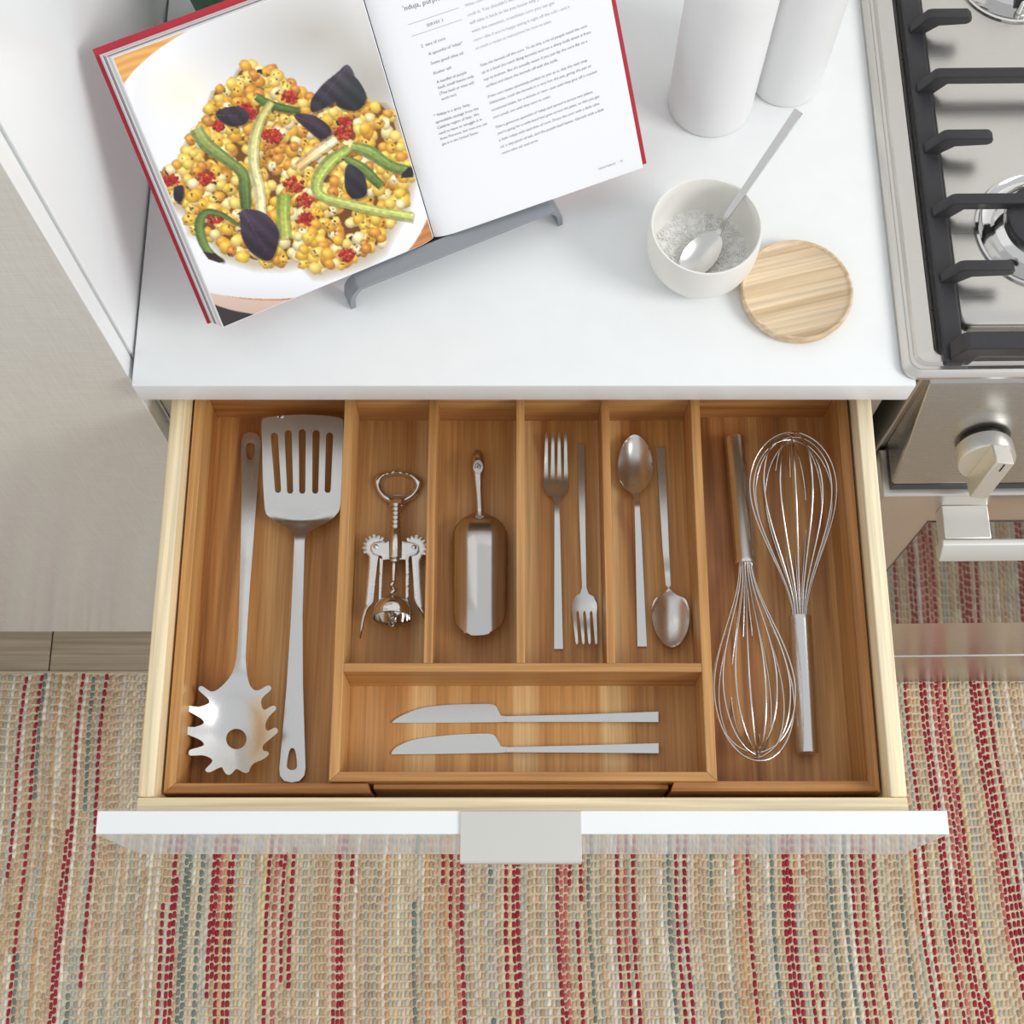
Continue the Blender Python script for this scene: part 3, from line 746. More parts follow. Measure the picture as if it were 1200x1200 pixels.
# ---- winged corkscrew
def corkscrew():
    fx = lambda x: 410 + x / 5.45
    fy = lambda y: 540 + y / 5.45
    def zax(y): return ZM + 0.0075 + 0.0100 * ss(60, 1000, y)      # axis height along its length
    def A(x, y, dz=0.0): return W(fx(x), fy(y), zax(y) + dz)
    t = thing('winged_corkscrew', A(290, 600, -0.011), 'chrome winged corkscrew with bottle opener ring and bell', 'corkscrew')
    o = smooth_pts([(147, 125), (160, 98), (215, 75), (300, 65), (385, 76), (450, 103), (467, 130), (452, 180), (412, 233), (350, 265), (338, 292), (258, 292), (252, 265), (205, 240), (165, 190)], 4)
    hsm = smooth_pts([(200, 138), (222, 100), (290, 82), (368, 94), (408, 132), (406, 172), (366, 214), (305, 218), (244, 214), (207, 176)], 4)
    tp = lambda P: [(fx(a), fy(b)) for a, b in P]
    obj('bottle_opener', sheet(tp(o), lambda x, y, d: ZM + 0.0052 + 0.0022 * (1 - math.exp(-d / 1.8)) + 0.0040 * ss(583, 595, y), 0.0040, [tp(hsm)], 1.5), M['chrome'], t, smooth=50)
    # ribbed rack shaft
    a, b = A(296, 285), A(292, 450)
    n = 60; pts = [a.lerp(b, i / n) for i in range(n + 1)]
    rad = [0.0036 + 0.0011 * (0.5 + 0.5 * math.cos(2 * math.pi * 6 * i / n)) for i in range(n + 1)]
    obj('rack_shaft', Geo().tube(pts, rad, 18), M['chrome'], t, smooth=60)
    obj('collar', Geo().tube([A(293, 447), A(293, 452), A(289, 622), A(289, 628)], [0.0050, 0.0054, 0.0054, 0.0050], 24), M['chrome'], t, smooth=40)
    obj('collar_ring', Geo().tube([A(288, 628), A(288, 640), A(287, 655), A(287, 662)], [0.0040, 0.0048, 0.0048, 0.0035], 24), M['chrome'], t, smooth=40)
    # frame: plates and legs
    fr = tp([(248, 515), (190, 514), (150, 522), (132, 545), (132, 572), (150, 592), (185, 600), (205, 612), (205, 636), (200, 700), (192, 890), (184, 890), (190, 700), (192, 640), (188, 620), (176, 606), (150, 598), (126, 578), (124, 540), (146, 514), (190, 506)])
    plate = lambda P, z, th: sheet(tp(P), lambda x, y, d: zax((y - 540) * 5.45) + z + 0.0004 * min(1, d), th, (), 2.0)
    L = [(250, 515), (195, 513), (155, 520), (132, 540), (130, 566), (145, 588), (178, 600), (205, 610), (210, 632), (250, 628)]
    R = [(332, 515), (375, 515), (415, 525), (442, 545), (444, 572), (428, 590), (395, 602), (378, 612), (372, 634), (332, 628)]
    fo = obj('frame', plate([(247, 515), (332, 515), (332, 630), (247, 630)], 0.0008, 0.0036), M['steel'], t, smooth=40)
    obj('frame_plate', plate(L, 0.0030, 0.0018), M['steel'], fo, smooth=40)
    obj('frame_plate', plate(R, 0.0030, 0.0018), M['steel'], fo, smooth=40)
    obj('frame_leg', plate([(211, 630), (206, 720), (198, 905), (184, 905), (188, 720), (191, 622)], 0.0026, 0.0024), M['steel'], fo, smooth=40)
    obj('frame_leg', plate([(357, 630), (374, 622), (376, 720), (372, 905), (357, 905), (358, 720)], 0.0026, 0.0024), M['steel'], fo, smooth=40)
    # geared levers
    def gear(cx, cy, r, a0, a1, nt_):
        p = []
        for i in range(nt_):
            am = lerp(a0, a1, (i + 0.5) / nt_); da = abs(a1 - a0) / nt_ * 0.5 * (1 if a1 > a0 else -1)
            for (f_, rr) in ((-0.9, r), (-0.55, r * 1.22), (0.0, r * 1.26), (0.55, r * 1.22), (0.9, r)):
                p.append((cx + rr * math.cos(am + da * f_), cy + rr * math.sin(am + da * f_)))
        return p
    lg = gear(160, 552, 66, math.radians(-40), math.radians(-215), 8)
    lv = lg + [(122, 610), (118, 680), (108, 800), (96, 925), (110, 940), (135, 918), (148, 900), (160, 780), (176, 640), (186, 600), (205, 560)]
    rg = gear(418, 556, 66, math.radians(-140), math.radians(40), 8)
    rv = rg + [(462, 612), (448, 640), (452, 760), (464, 900), (467, 950), (452, 950), (424, 912), (412, 880), (404, 740), (396, 620), (380, 575)]
    for P, tail, px_ in ((lv, [(118, 925, .0012, 7), (100, 955, -.0005, 6), (84, 1010, -.003, 5), (72, 1080, -.006, 4), (65, 1132, -.0095, 3)], (165, 548)),
                         (rv, [(452, 935, .0012, 7), (468, 965, -.0005, 6), (478, 990, -.003, 5), (484, 1012, -.005, 4), (487, 1030, -.007, 3)], (410, 553))):
        lo = obj('lever', plate(P, 0.0010, 0.0026), M['steel'], t, smooth=40)
        pts = smooth_pts([tuple(A(a_, b_, c_ - 0.0002)) for a_, b_, c_, r_ in tail], 4, False)
        obj('lever_tip', Geo().tube(pts, list(np.linspace(0.0024, 0.0010, len(pts))), 10), M['chrome'], lo, smooth=60)
        c = A(px_[0], px_[1], 0.0035)
        obj('rivet', Geo().lathe([(0, 0.0012), (0.0012, 0.0011), (0.0021, 0.0004), (0.0022, -0.001), (0, -0.001)], c, n=20), M['chrome'], lo, smooth=40)
    # worm
    pts = [A(283, 655, 0), A(281, 700, 0), A(279, 755, 0)]
    n = 110
    for i in range(n + 1):
        s = i / n; y = lerp(770, 1072, s); c = A(lerp(278, 273, s), y)
        an = s * 2 * math.pi * 5.5; rr = 0.0019 * min(1, s * 12) * (1 - 0.4 * ss(0.85, 1, s))
        pts.append(c + Vector((math.cos(an) * rr, 0, math.sin(an) * rr)))
    rad = [0.0024, 0.0023, 0.0019] + [lerp(0.0016, 0.0012, i / n) * (1 if i < n - 6 else max(0.2, (n - i) / 6)) for i in range(n + 1)]
    obj('worm', Geo().tube(pts, rad, 10), M['chrome'], t, smooth=60)
    # bell, open towards the drawer front
    a = A(276, 880); b = A(273, 1012); ax = (b - a).normalized(); Lb = (b - a).length
    ax = (ax + Vector((0, 0, 0.10))).normalized()
    R_ = 132 / 5.45 * 1.135 / F * 1.0
    outp = [(0.0032, -0.0004)] + [(0.0032 + (R_ - 0.0032) * math.sin(q * math.pi / 2) ** 0.9, Lb * 0.9 * (1 - math.cos(q * math.pi / 2))) for q in [i / 14 for i in range(1, 15)]] + [(R_ + 0.0004, Lb * 0.98), (R_ + 0.0004, Lb)]
    inp = [(r_ - 0.0014, q_) for r_, q_ in outp[::-1]]; inp = [(max(r_, 0.0026), max(q_, 0.0012)) for r_, q_ in inp]
    obj('bell', Geo().lathe(outp + inp, a, ax, 48, close=True), M['chrome'], t, smooth=50)
corkscrew()

# ---- whisks
def whisk(p_butt, p_ferr, p_tip, half_w, rh, label, grp, nloop=8, mx=0.70, seed=1):
    """p_*: pixel + height above tray floor of handle end, ferrule and balloon tip; half_w widest radius in metres"""
    a = W(p_butt[0], p_butt[1], ZF + p_butt[2]); b = W(p_ferr[0], p_ferr[1], ZF + p_ferr[2]); c = W(p_tip[0], p_tip[1], ZF + p_tip[2])
    t = thing('balloon_whisk', Vector((a.x, a.y, ZF)), label, 'whisk', grp)
    ax = (b - a).normalized(); L = (b - a).length
    prof = [(0.0, -0.0005), (rh * 0.7, 0.0), (rh, 0.0012), (rh * 1.03, 0.003), (rh * 1.03, L - 0.004), (rh * 1.06, L - 0.0035), (rh * 1.06, L - 0.0005), (rh * 0.9, L), (0.0, L)]
    obj('handle', Geo().lathe(prof, a, ax, 32), M['steel'], t, smooth=40)
    d = c - b; Lw = d.length; aw = d.normalized()
    u = aw.cross(Vector((0, 0, 1))).normalized(); w = u.cross(aw).normalized()
    rs = random.Random(seed)
    for k in range(nloop):
        an = math.pi * (k + 0.35) / nloop
        rd = u * math.cos(an) + w * math.sin(an)
        sz = 1.0 - 0.05 * (k % 3) - 0.03 * rs.random(); ln = 1.0 - 0.035 * ((k * 3) % nloop) / nloop * 2 - 0.01 * rs.random()
        if abs(math.cos(an)) > 0.9: sz = 1.0; 
        pts = []
        N = 40
        for i in range(-N, N + 1):
            s = abs(i) / N                    # 0 at the ball end, 1 at the ferrule
            # teardrop
            q = 1 - s
            if q > 1 - 1e-6: rr = 0.0
            else:
                if q < mx: rr = rh * 0.62 / half_w + (1 - rh * 0.62 / half_w) * ss(0, 1, q / mx) ** 0.92
                else: rr = math.sqrt(max(0, 1 - ((q - mx) / (1 - mx)) ** 2))
            # reparametrise the round end so points are dense there
            pts.append((math.copysign(rr, i) * half_w * sz, q * Lw * ln))
        # round end resampled by angle
        left = [(p[0], p[1]) for p in pts if p[1] / (Lw * ln) < mx and p[0] < 0]
        cap = [(-half_w * sz * math.cos(q), (mx + (1 - mx) * math.sin(q)) * Lw * ln) for q in np.linspace(0, math.pi, 25)]
        right = [(-p[0], p[1]) for p in left[::-1]]
        P = [b + rd * x_ + aw * y_ for x_, y_ in ([(-rh * 0.62, -0.003)] + left + cap + right + [(rh * 0.62, -0.003)])]
        obj('wire_loop', Geo().tube(P, 0.00085, 6), M['wire'], t, smooth=80, dedupe=False)
    return t
whisk((860.5, 512, 0.0085), (873.5, 662, 0.012), (889, 893, 0.030), 0.0325, 0.0084, 'steel balloon whisk with its wires toward the drawer front', 'whisks in the organizer', 8, 0.68, 3)
whisk((946.5, 884, 0.0085), (937.5, 722, 0.012), (926, 505, 0.033), 0.0355, 0.0088, 'steel balloon whisk with its wires toward the countertop', 'whisks in the organizer', 8, 0.70, 5)

# ================================================================== cookbook on its stand
O = W(511, 281, ZC + 0.03)
psi, th, PWR, PH, roll, PWL = 0.410007, 0.959612, 0.174893, 0.213999, 0.060893, 0.178803
EU = Vector((math.cos(psi), math.sin(psi), 0)); EV = Vector((-math.sin(psi) * math.cos(th), math.cos(psi) * math.cos(th), math.sin(th)))
EN = EU.cross(EV).normalized()
LD = (-EU * math.cos(roll) + EN * math.sin(roll)); RD = (EU * math.cos(roll) + EN * math.sin(roll))
LN = EV.cross(LD).normalized(); 
if LN.dot(EN) < 0: LN = -LN
RN = RD.cross(EV).normalized()
if RN.dot(EN) < 0: RN = -RN
book = thing('cookbook', O - EN * 0.015, 'open red cookbook showing a corn salad photo and a recipe page', 'book')
TL, TR = 0.017, 0.007
def gut(s): return 0.006 * math.exp(-s / 0.006)          # pages dip into the gutter
def block(D, Nn, PW_, T, name, lab, fan=0.0):
    """curved page block: page surface grid + edges"""
    ss_ = [0, .001, .002, .004, .007, .011, .017, .03, PW_ * .4, PW_ * .7, PW_]
    nl = 14
    g = Geo(); cols = []
    front = lambda s, v, k: O + D * (s * (1 + fan * k / PW_)) + EV * v - Nn * (gut(s) * (1 - k) + T * k)
    n = len(ss_); vs = []
    pal = [(236, 236, 238), (206, 206, 208), (240, 240, 240), (120, 112, 116), (228, 226, 228), (232, 230, 226), (176, 172, 176), (238, 238, 238), (214, 212, 212), (90, 80, 84)]
    # front page
    base_i = 0
    for s in ss_:
        for v in (0, PH): vs.append(front(s, v, 0)); cols.append(srgb(240, 241, 244))
    fs = [(2 * i, 2 * i + 2, 2 * i + 3, 2 * i + 1) for i in range(n - 1)]
    # edges in layers, each layer its own tone
    def layer_strip(pts_fn, m_):
        for k in range(nl):
            c = srgb(*pal[(k * 3 + m_) % len(pal)]) if k else srgb(236, 236, 238)
            o = len(vs)
            for j in range(len(pts_fn(0))): vs.append(pts_fn(k / nl)[j]); cols.append(c)
            for j in range(len(pts_fn(0))): vs.append(pts_fn((k + 1) / nl)[j]); cols.append(c)
            q = len(pts_fn(0))
            for j in range(q - 1): fs.append((o + j, o + j + 1, o + q + j + 1, o + q + j))
    layer_strip(lambda k: [front(s, 0, k) for s in ss_], 0)
    layer_strip(lambda k: [front(s, PH, k) for s in ss_], 1)
    layer_strip(lambda k: [front(PW_, 0, k), front(PW_, PH, k)], 2)
    o = len(vs)
    for s in (0, PW_):
        for v in (0, PH): vs.append(front(s, v, 1)); cols.append(srgb(230, 230, 230))
    fs.append((o, o + 1, o + 3, o + 2))
    g.add(vs, fs)
    return obj(name, g, M['page_edges'], book, cols=cols, dedupe=False, smooth=30, label=lab)
lb = block(LD, LN, PWL, TL, 'page_block', 'left pages with their edges showing', 0.0065)
rb = block(RD, RN, PWR, TR, 'page_block', 'right pages', 0.002)
# cover: two boards and a spine strip
CT = 0.0028; CO = 0.0045
g = Geo()
def board(D, Nn, PW_, T, ex):
    a = O - Nn * (T + 0.0001)
    ring = [a + D * 0.004 - EV * 0.0012, a + D * (PW_ + ex) - EV * 0.0012, a + D * (PW_ + ex) + EV * (PH + CO), a + D * 0.004 + EV * (PH + CO)]
    if (ring[1] - ring[0]).cross(ring[2] - ring[0]).dot(Nn) > 0: ring = ring[::-1]
    return Geo().prism(ring, -Nn * CT)
cv = obj('cover', board(LD, LN, PWL, TL, 0.0092), M['red'], book, bevel=0.0007, label='red cloth cover board')
obj('cover', board(RD, RN, PWR, TR, 0.0056), M['red'], book, bevel=0.0007)
a = O - LN * (TL + CT * 0.5) + LD * 0.004; b = O - RN * (TR + CT * 0.5) + RD * 0.004; m_ = O - EN * (max(TL, TR) + 0.008)
obj('spine', Geo().strip([a - EV * 0, a.lerp(m_, 0.5), m_, b.lerp(m_, 0.5), b], EV, 0.0001, EN, 0.0001) if False else
    Geo().prism([a - EV * 0.0012, m_ - EV * 0.0012 + (a - m_) * 0.4, m_ - EV * 0.0012 + (b - m_) * 0.4, b - EV * 0.0012, b - EV * 0.0012 - EN * 0.002, m_ - EV * 0.0012 + (b - m_) * 0.4 - EN * 0.002, m_ - EV * 0.0012 + (a - m_) * 0.4 - EN * 0.002, a - EV * 0.0012 - EN * 0.002], EV * (PH + CO + 0.0012)), M['red'], book)

# ---- printed food photograph (flat print carried as colours of a fine grid on the page)
def paint():
    x0, y0, S = 100.0, -90.0, 2.0
    w, h = int(430 * S), int(490 * S)
    yy, xx = np.mgrid[0:h, 0:w]; X = xx / S + x0; Y = yy / S + y0
    def c(*v): return np.array(v, float) / 255
    img = np.zeros((h, w, 3)); img[:] = c(196, 128, 74)
    wg = np.sin((X * 0.35 + Y * 1.1) * 0.55 + 2 * np.sin(X * 0.05)) * 0.04
    img += wg[..., None]
    tl = (X < 230) & (Y < 130); img[tl] = c(232, 172, 98) + wg[tl][:, None]
    r = np.random.RandomState(5)
    def poly_mask(P, soft=1.2):
        P = np.array(P); mn = P.min(0) - 3; mx = P.max(0) + 3
        i0, i1 = int(max(0, (mn[1] - y0) * S)), int(min(h, (mx[1] - y0) * S + 1)); j0, j1 = int(max(0, (mn[0] - x0) * S)), int(min(w, (mx[0] - x0) * S + 1))
        if i1 <= i0 or j1 <= j0: return None
        sub = np.stack([X[i0:i1, j0:j1].ravel(), Y[i0:i1, j0:j1].ravel()], 1)
        return (slice(i0, i1), slice(j0, j1)), inside(P, sub).reshape(i1 - i0, j1 - j0).astype(float)
    def fill(P, colr, alpha=1.0):
        q = poly_mask(P)
        if q is None: return
        sl, m = q; m = (m * alpha)[..., None]
        cc = colr(X[sl], Y[sl]) if callable(colr) else c(*colr)
        img[sl] = img[sl] * (1 - m) + cc * m
    # dark corner, underside of plate
    fill([(240, 350), (300, 362), (400, 352), (300, 400), (230, 400)], (56, 48, 50))
    under = smooth_pts([(150, 250), (200, 320), (250, 343), (320, 352), (400, 342), (440, 330), (425, 345), (380, 362), (320, 369), (275, 364), (240, 352), (190, 330)], 5)
    fill(under, lambda x, y: (c(214, 186, 172) + ((360 - y) / 50)[..., None] * 0.10).clip(0, 1))
    # plate
    cxp, cyp = 330.0, 158.0
    plate = smooth_pts([(207, 43), (172, 68), (146, 96), (120, 140), (112, 200), (135, 262), (190, 318), (246, 343), (330, 350), (410, 336), (460, 310), (494, 270), (515, 200), (525, 100), (500, 0), (430, -55), (340, -60), (270, 5)], 5)
    def platecol(x, y):
        dd = np.hypot((x - 370) / 160, (y - 40) / 100)
        v = 0.74 + 0.20 * np.clip(dd, 0, 1.1)
        o = np.stack([v + 0.015 * (1 - np.clip(dd, 0, 1)), v, v - 0.05 * (1 - np.clip(dd, 0, 1)) + 0.02], -1)
        left = np.clip((190 - x) / 60, 0, 1)[..., None]; o = o * (1 - left * 0.03)
        bot = np.clip((y - 325) / 25, 0, 1)[..., None]; o = o * (1 - 0.06 * bot)
        rim = np.clip(1 - np.abs(np.hypot((x - 345) / 208, (y - 120) / 205) - 0.93) / 0.035, 0, 1)[..., None]
        o = o + rim * 0.03
        tan = np.exp(-(((x - 215) / 40) ** 2 + ((y - 105) / 35) ** 2))[..., None] * np.array([0.02, -0.0, -0.10]) * 0.8
        tan2 = np.exp(-(((x - 440) / 45) ** 2 + ((y - 110) / 50) ** 2))[..., None] * np.array([-0.18, -0.2, -0.24])
        return (o + tan + tan2).clip(0, 0.97)
    fill(plate, platecol)
    T4 = lambda a, b: (180 + a / 3.75, 70 + b / 3.75)
    clus = [T4(*p) for p in [(400, 15), (500, 30), (570, 70), (660, 130), (740, 190), (860, 170), (1000, 180), (1060, 230), (1090, 340), (1110, 420), (1140, 500), (1100, 640), (1040, 740), (1000, 820), (930, 870), (860, 895), (740, 930), (690, 930), (640, 880), (560, 895), (440, 890), (310, 850), (250, 780), (160, 740), (140, 660), (60, 620), (20, 560), (10, 490), (95, 470), (130, 400), (150, 340), (230, 260), (235, 200), (260, 130), (330, 110), (370, 40)]]
    # shadow around
    for k in range(5):
        sh = [(p[0] + 1 - k * 0.2, p[1] + 6 - k) for p in clus]
        cen = np.mean(sh, 0); sh = [tuple(cen + (np.array(p) - cen) * (1.05 - 0.012 * k)) for p in sh]
        fill(sh, (150, 118, 70), 0.12)
    fill([tuple(np.mean(clus, 0) + (np.array(p) - np.mean(clus, 0)) * 0.97) for p in clus], (116, 70, 26))
    cp = np.array(clus); mn, mx = cp.min(0), cp.max(0)
    def blob(px, py, ra, rb, an, colr, rough=0.10, edge=0.55, hl=0.16):
        k = 14; P = []; sq = r.uniform(0.5, 0.95)
        for i in range(k):
            a_ = 2 * math.pi * i / k; q = (1 + r.uniform(-rough, rough)) / (abs(math.cos(a_)) ** (2 / sq) + abs(math.sin(a_)) ** (2 / sq)) ** (sq / 2)
            u_, v_ = ra * q * math.cos(a_), rb * q * math.sin(a_)
            P.append((px + u_ * math.cos(an) - v_ * math.sin(an), py + u_ * math.sin(an) + v_ * math.cos(an)))
        colr = np.array(colr) / 255
        def cf(x, y):
            d_ = np.hypot(x - px, y - py) / max(ra, rb)
            sh = 1.04 - 0.26 * np.clip(d_, 0, 1) ** 2 - 0.12 * np.clip((y - py) / rb, -1, 1)
            h_ = np.exp(-(((x - px + ra * 0.25) / (ra * 0.4)) ** 2 + ((y - py + rb * 0.35) / (rb * 0.35)) ** 2))
            return (colr * sh[..., None] + hl * h_[..., None]).clip(0, 1)
        fill(P, cf)
    pts = []
    tries = 0
    while len(pts) < 620 and tries < 30000:
        tries += 1
        p = mn + r.rand(2) * (mx - mn)
        if not inside(clus, p[None])[0]: continue
        dmin = 6.0 if len(pts) < 330 else 4.6
        if pts and min((p[0] - q[0]) ** 2 + (p[1] - q[1]) ** 2 for q in pts) < dmin ** 2: continue
        pts.append(tuple(p))
    yel = [(242, 196, 78), (236, 182, 64), (246, 208, 110), (244, 220, 152), (228, 166, 58), (246, 228, 176), (218, 150, 56), (240, 200, 94), (206, 138, 58)]
    for i, (px, py) in enumerate(pts):
        sz = r.uniform(6.6, 9.4) * (1.0 if i < 330 else 0.88)
        blob(px, py, sz, sz * r.uniform(0.68, 0.92), r.uniform(0, 3.14), yel[r.randint(len(yel))])
        if r.rand() < 0.34:
            for _ in range(r.randint(2, 6)):
                blob(px + r.uniform(-4, 4), py + r.uniform(-4, 4), r.uniform(0.5, 1.8), r.uniform(0.4, 1.2), r.uniform(0, 3), (70, 38, 22) if r.rand() < .6 else (150, 84, 30), 0.3, hl=0)
        if r.rand() < 0.035: blob(px, py, 3.4, 2.4, r.uniform(0, 3), (44, 30, 32), 0.3, hl=0.05)
    # spicy red sausage
    for (a, b_, s) in [(615, 550, 46), (665, 620, 40), (670, 700, 40), (515, 330, 40), (400, 215, 34), (435, 240, 24), (230, 520, 40), (285, 290, 26), (75, 530, 34), (265, 690, 42), (835, 320, 38), (850, 860, 36), (600, 165, 36), (540, 340, 24), (840, 270, 30)]:
        q = T4(a, b_)
        for k in range(44):
            an, rr = r.uniform(0, 6.28), s / 3.75 * math.sqrt(r.rand()) * 0.95
            blob(q[0] + rr * math.cos(an), q[1] + rr * math.sin(an) * 0.8, r.uniform(1.3, 3), r.uniform(1, 2.4), r.uniform(0, 3), [(190, 44, 34), (168, 30, 30), (206, 70, 46), (140, 24, 26)][r.randint(4)], 0.3, hl=0.10)
    def stroke(P, wd, c0, c1, streak=0.08, end=None):
        P = smooth_pts([T4(*p) for p in P], 8, False); n = len(P)
        L, R = [], []
        for i in range(n):
            a_, b_ = np.array(P[max(0, i - 1)]), np.array(P[min(n - 1, i + 1)]); d_ = b_ - a_; d_ /= np.linalg.norm(d_) + 1e-9
            ww = np.interp(i / (n - 1), np.linspace(0, 1, len(wd)), wd) / 3.75 / 2
            L.append((P[i][0] - d_[1] * ww, P[i][1] + d_[0] * ww)); R.append((P[i][0] + d_[1] * ww, P[i][1] - d_[0] * ww))
        fill([(p[0] + 1.2, p[1] + 2) for p in L + R[::-1]], (70, 50, 20), 0.35)
        for i in range(n - 1):
            cc = np.array(c0) * (1 - i / n) + np.array(c1) * i / n
            for (f0, f1, sh) in ((0, 0.3, 0.84), (0.3, 0.6, 1.05), (0.6, 0.78, 1.18), (0.78, 1.0, 0.92)):
                q = lambda S0, f_: (L[S0][0] * (1 - f_) + R[S0][0] * f_, L[S0][1] * (1 - f_) + R[S0][1] * f_)
                fill([q(i, f0), q(i, f1), q(i + 1, f1), q(i + 1, f0)], tuple((cc * sh * (1 + r.uniform(-streak, streak))).clip(0, 255)))
        return P
    stroke([(450, 160), (520, 200), (640, 225)], [34, 40, 26], (92, 122, 58), (74, 100, 48))
    stroke([(518, 185), (470, 260), (440, 360), (440, 470), (465, 570), (472, 680)], [30, 42, 50, 48, 46, 44], (196, 190, 110), (240, 230, 186))
    stroke([(185, 300), (230, 370), (330, 445), (390, 500), (400, 580), (405, 655)], [60, 62, 44, 50, 54, 44], (158, 168, 96), (78, 104, 52))
    stroke([(800, 345), (720, 400), (630, 470)], [40, 50, 36], (246, 236, 204), (228, 178, 110))
    stroke([(870, 380), (950, 405), (1040, 465), (1140, 490)], [40, 56, 46, 40], (146, 164, 88), (100, 128, 64))
    stroke([(840, 430), (920, 480), (1000, 555)], [26, 50, 36], (122, 144, 76), (86, 112, 56))
    stroke([(860, 385), (770, 450), (715, 540), (740, 600), (880, 640), (1020, 670), (1140, 690)], [34, 56, 52, 40, 42, 40, 44], (166, 184, 92), (200, 204, 118))
    stroke([(570, 590), (568, 680), (576, 785)], [60, 56, 60], (146, 166, 70), (190, 190, 96))
    stroke([(380, 730), (300, 680), (230, 670), (200, 720), (215, 800), (250, 850), (310, 885)], [10, 22, 30, 44, 40, 32, 12], (84, 108, 56), (120, 148, 78))
    fill([T4(*p) for p in [(215, 842), (270, 850), (312, 885), (290, 892), (240, 875)]], (52, 36, 34))
    fill([T4(*p) for p in [(1120, 470), (1142, 475), (1140, 515), (1085, 520), (1090, 500)]], (40, 32, 36))
    def leaf(P, c0=(52, 40, 54), mid=None):
        Q = smooth_pts([T4(*p) for p in P], 4); 
        fill([(p[0] + 1.5, p[1] + 2.5) for p in Q], (60, 40, 16), 0.4)
        cen = np.mean(Q, 0)
        fill(Q, lambda x, y: (np.array(c0) / 255 * (1 + 0.35 * np.sin((x * 0.8 - y * 0.9) * 0.35)[..., None] * 0.4) + 0.05 * np.clip((cen[1] - y) / 20, -1, 1)[..., None]).clip(0, 1))
        if mid:
            a_, b_ = np.array(T4(*mid[0])), np.array(T4(*mid[1])); d_ = (b_ - a_); n_ = np.array([-d_[1], d_[0]]) / np.linalg.norm(d_)
            fill([tuple(a_ + n_ * .5), tuple(b_), tuple(a_ - n_ * .5)], (110, 90, 110), 0.8)
            for q in (0.2, 0.4, 0.6, 0.8):
                for s_ in (-1, 1):
                    p = a_ + d_ * q; e_ = p + d_ * 0.14 + n_ * s_ * np.linalg.norm(d_) * 0.24 * (1 - abs(q - 0.4))
                    dd = (e_ - p); nn = np.array([-dd[1], dd[0]]) / np.linalg.norm(dd) * 0.3
                    fill([tuple(p + nn), tuple(e_), tuple(p - nn)], (96, 78, 98), 0.7)
    leaf([(385, 660), (470, 665), (530, 715), (550, 780), (515, 880), (440, 855), (395, 800), (380, 730)], (58, 44, 60), ((388, 660), (515, 872)))
    leaf([(270, 240), (310, 210), (380, 205), (420, 245), (395, 285), (330, 290)], (56, 44, 56), ((275, 242), (418, 248)))
    leaf([(615, 245), (690, 240), (760, 280), (780, 320), (740, 350), (690, 320)], (58, 44, 58), ((620, 246), (778, 318)))
    leaf([(850, 20), (880, 70), (850, 130), (790, 190), (700, 230), (690, 180), (740, 110), (800, 60)], (58, 54, 62), ((852, 24), (700, 228)))
    leaf([(880, 70), (935, 160), (900, 220), (830, 215), (800, 185), (850, 130)], (44, 46, 50))
    leaf([(850, 460), (920, 500), (935, 590), (880, 610), (840, 560)], (44, 40, 50))
    leaf([(90, 560), (130, 555), (125, 620), (90, 615)], (44, 40, 48))
    # light desaturating sheen of coated paper is left to the renderer
    img = img.clip(0, 1)
    # gentle blur
    k = img.copy()
    for ax_ in (0, 1): k = (np.roll(k, 1, ax_) + 2 * k + np.roll(k, -1, ax_)) / 4
    return k, x0, y0, S
img, cx0, cy0, cS = paint()
NU, NV = 300, 360
us = np.concatenate([np.linspace(0.0008, 0.02, 24, endpoint=False), np.linspace(0.02, PWL - 0.0005, NU - 24)])
vsn = np.linspace(0.0004, PH - 0.0004, NV)
verts = []; cols = []
for s in us:
    for v in vsn:
        p = O + LD * float(s) + EV * float(v) + LN * (0.00012 - gut(float(s)))
        verts.append(p)
        q = proj(p)
        i = int(min(max((q[1] - cy0) * cS, 0), img.shape[0] - 1)); j = int(min(max((q[0] - cx0) * cS, 0), img.shape[1] - 1))
        cols.append(img[i, j])
cols = np.array(cols); lin = np.where(cols <= 0.04045, cols / 12.92, ((cols + 0.055) / 1.055) ** 2.4)
lin = np.concatenate([lin, np.ones((len(lin), 1))], 1)
fs = []
nv_ = len(vsn)
for a_ in range(len(us) - 1):
    for b_ in range(nv_ - 1):
        q = a_ * nv_ + b_; fs.append((q, q + 1, q + nv_ + 1, q + nv_))
g = Geo(); g.v = verts; g.f = fs; g.m = [0] * len(fs)
obj('printed_photo', g, M['print'], lb, cols=lin, dedupe=False, smooth=60, label='full-page photo of charred corn salad with basil on a white plate')

